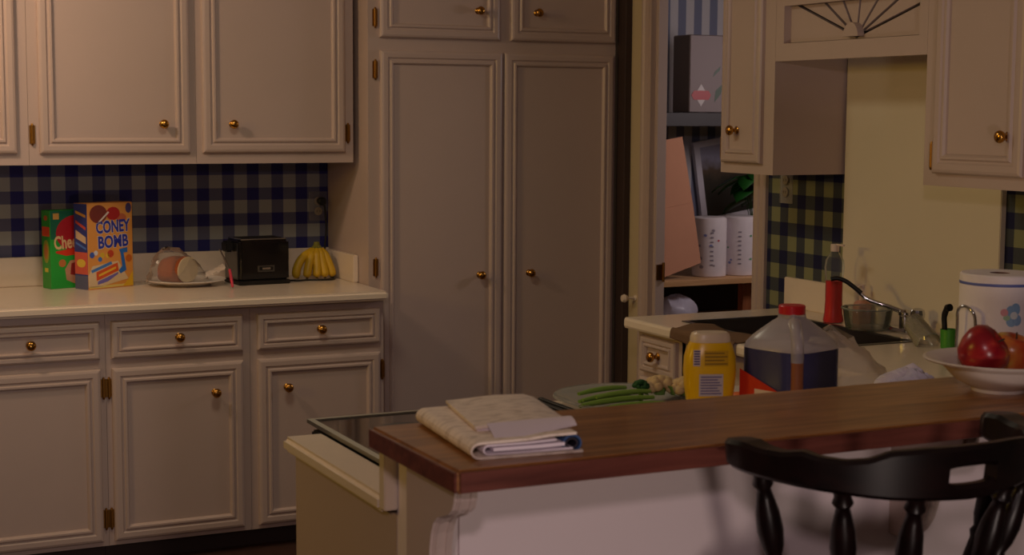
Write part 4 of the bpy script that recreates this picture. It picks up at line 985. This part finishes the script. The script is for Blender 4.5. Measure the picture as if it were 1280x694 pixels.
def rail(d0, d1, n, zb, zt, caps=True):
    b = B(); vs = []; fs = []; R = 8
    for i in range(n+1):
        d = d0+(d1-d0)*i/n; th = lerp(TH, abs(d)); a_, c_ = zb(d), zt(d); e = min(.006, (c_-a_)*.25); r_ = .006 if th > .007 else .003
        for off, z in ((-th+r_, a_), (th-r_, a_), (th, a_+e), (th, c_-e), (th-r_, c_), (-th+r_, c_), (-th, c_-e), (-th, a_+e)): vs.append(rp(d, off, z))
    for i in range(n):
        for k_ in range(R): fs.append((i*R+k_, i*R+(k_+1) % R, (i+1)*R+(k_+1) % R, (i+1)*R+k_))
    fs += [tuple(range(R)), tuple(n*R+k_ for k_ in range(R))]
    return b.add(vs, fs)
zt = lambda d: lerp(ZT, abs(d)); zb = lambda d: lerp(ZB, abs(d))
cr = B()
for d0, d1, n_, a_, c_ in ((-96, -HOLE_A, 50, zb, zt), (HOLE_A, 96, 50, zb, zt), (-HOLE_A-.5, HOLE_A+.5, 10, zb, lambda d: HZ0+.004*(abs(d)/HOLE_A)**4), (-HOLE_A-.5, HOLE_A+.5, 10, lambda d: HZ1-.004*(abs(d)/HOLE_A)**4, zt)):
    q = rail(d0, d1, n_, a_, c_); cr.add(q.v, q.f)
cr.build('crest_rail', 'chair_wood', t, smooth=.7, world=False)
SZ = .765
prs = [(0, .0145), (.04, .012), (.08, .0155), (.11, .010), (.16, .0125), (.25, .0175), (.36, .0195), (.46, .0165), (.53, .0105), (.56, .0145), (.60, .0105), (.72, .0125), (.9, .0115), (1, .010)]
for d in (-80, -46, -20, 20, 46, 66, 82):
    p0 = Vector(rp(d, 0, zb(d)+.006)); a = math.radians(d); p1 = Vector((.165*math.sin(a), -.165*math.cos(a)*.95+.02, SZ+.028))
    B().tube([p0.lerp(p1, u) for u, r_ in prs], [r_ for u, r_ in prs], 12).build('spindle', 'chair_wood', t, smooth=.9, world=False)
body([(.17, .165, SZ-.002), (.197, .19, SZ+.008), (.205, .198, SZ+.022), (.200, .194, SZ+.033), (.15, .145, SZ+.030)], 36, .85).build('seat', 'chair_wood', t, smooth=.7, world=False)
lg = [(0, .013), (.08, .018), (.2, .020), (.3, .015), (.33, .020), (.38, .015), (.6, .020), (.8, .017), (1, .012)]
for sx_, sy_ in ((-1, -1), (1, -1), (-1, 1), (1, 1)):
    p0 = Vector((.11*sx_, .11*sy_, SZ)); p1 = Vector((.19*sx_, .18*sy_, 0.0))
    B().tube([p0.lerp(p1, u) for u, r_ in lg], [r_ for u, r_ in lg], 12).build('leg', 'chair_wood', t, smooth=.9, world=False)
for h_ in (.28, .42):
    k_ = 1-h_/SZ; x_ = .11+.08*k_; y_ = .11+.07*k_
    for s_ in (-1, 1):
        B().tube([(-x_, s_*y_, h_), (0, s_*y_, h_), (x_, s_*y_, h_)], [.009, .013, .009], 10).build('stretcher', 'chair_wood', t, smooth=.9, world=False)
    for s_ in (-1, 1):
        B().tube([(s_*x_, -y_, h_+.03), (s_*x_, 0, h_+.03), (s_*x_, y_, h_+.03)], [.009, .013, .009], 10).build('stretcher', 'chair_wood', t, smooth=.9, world=False)
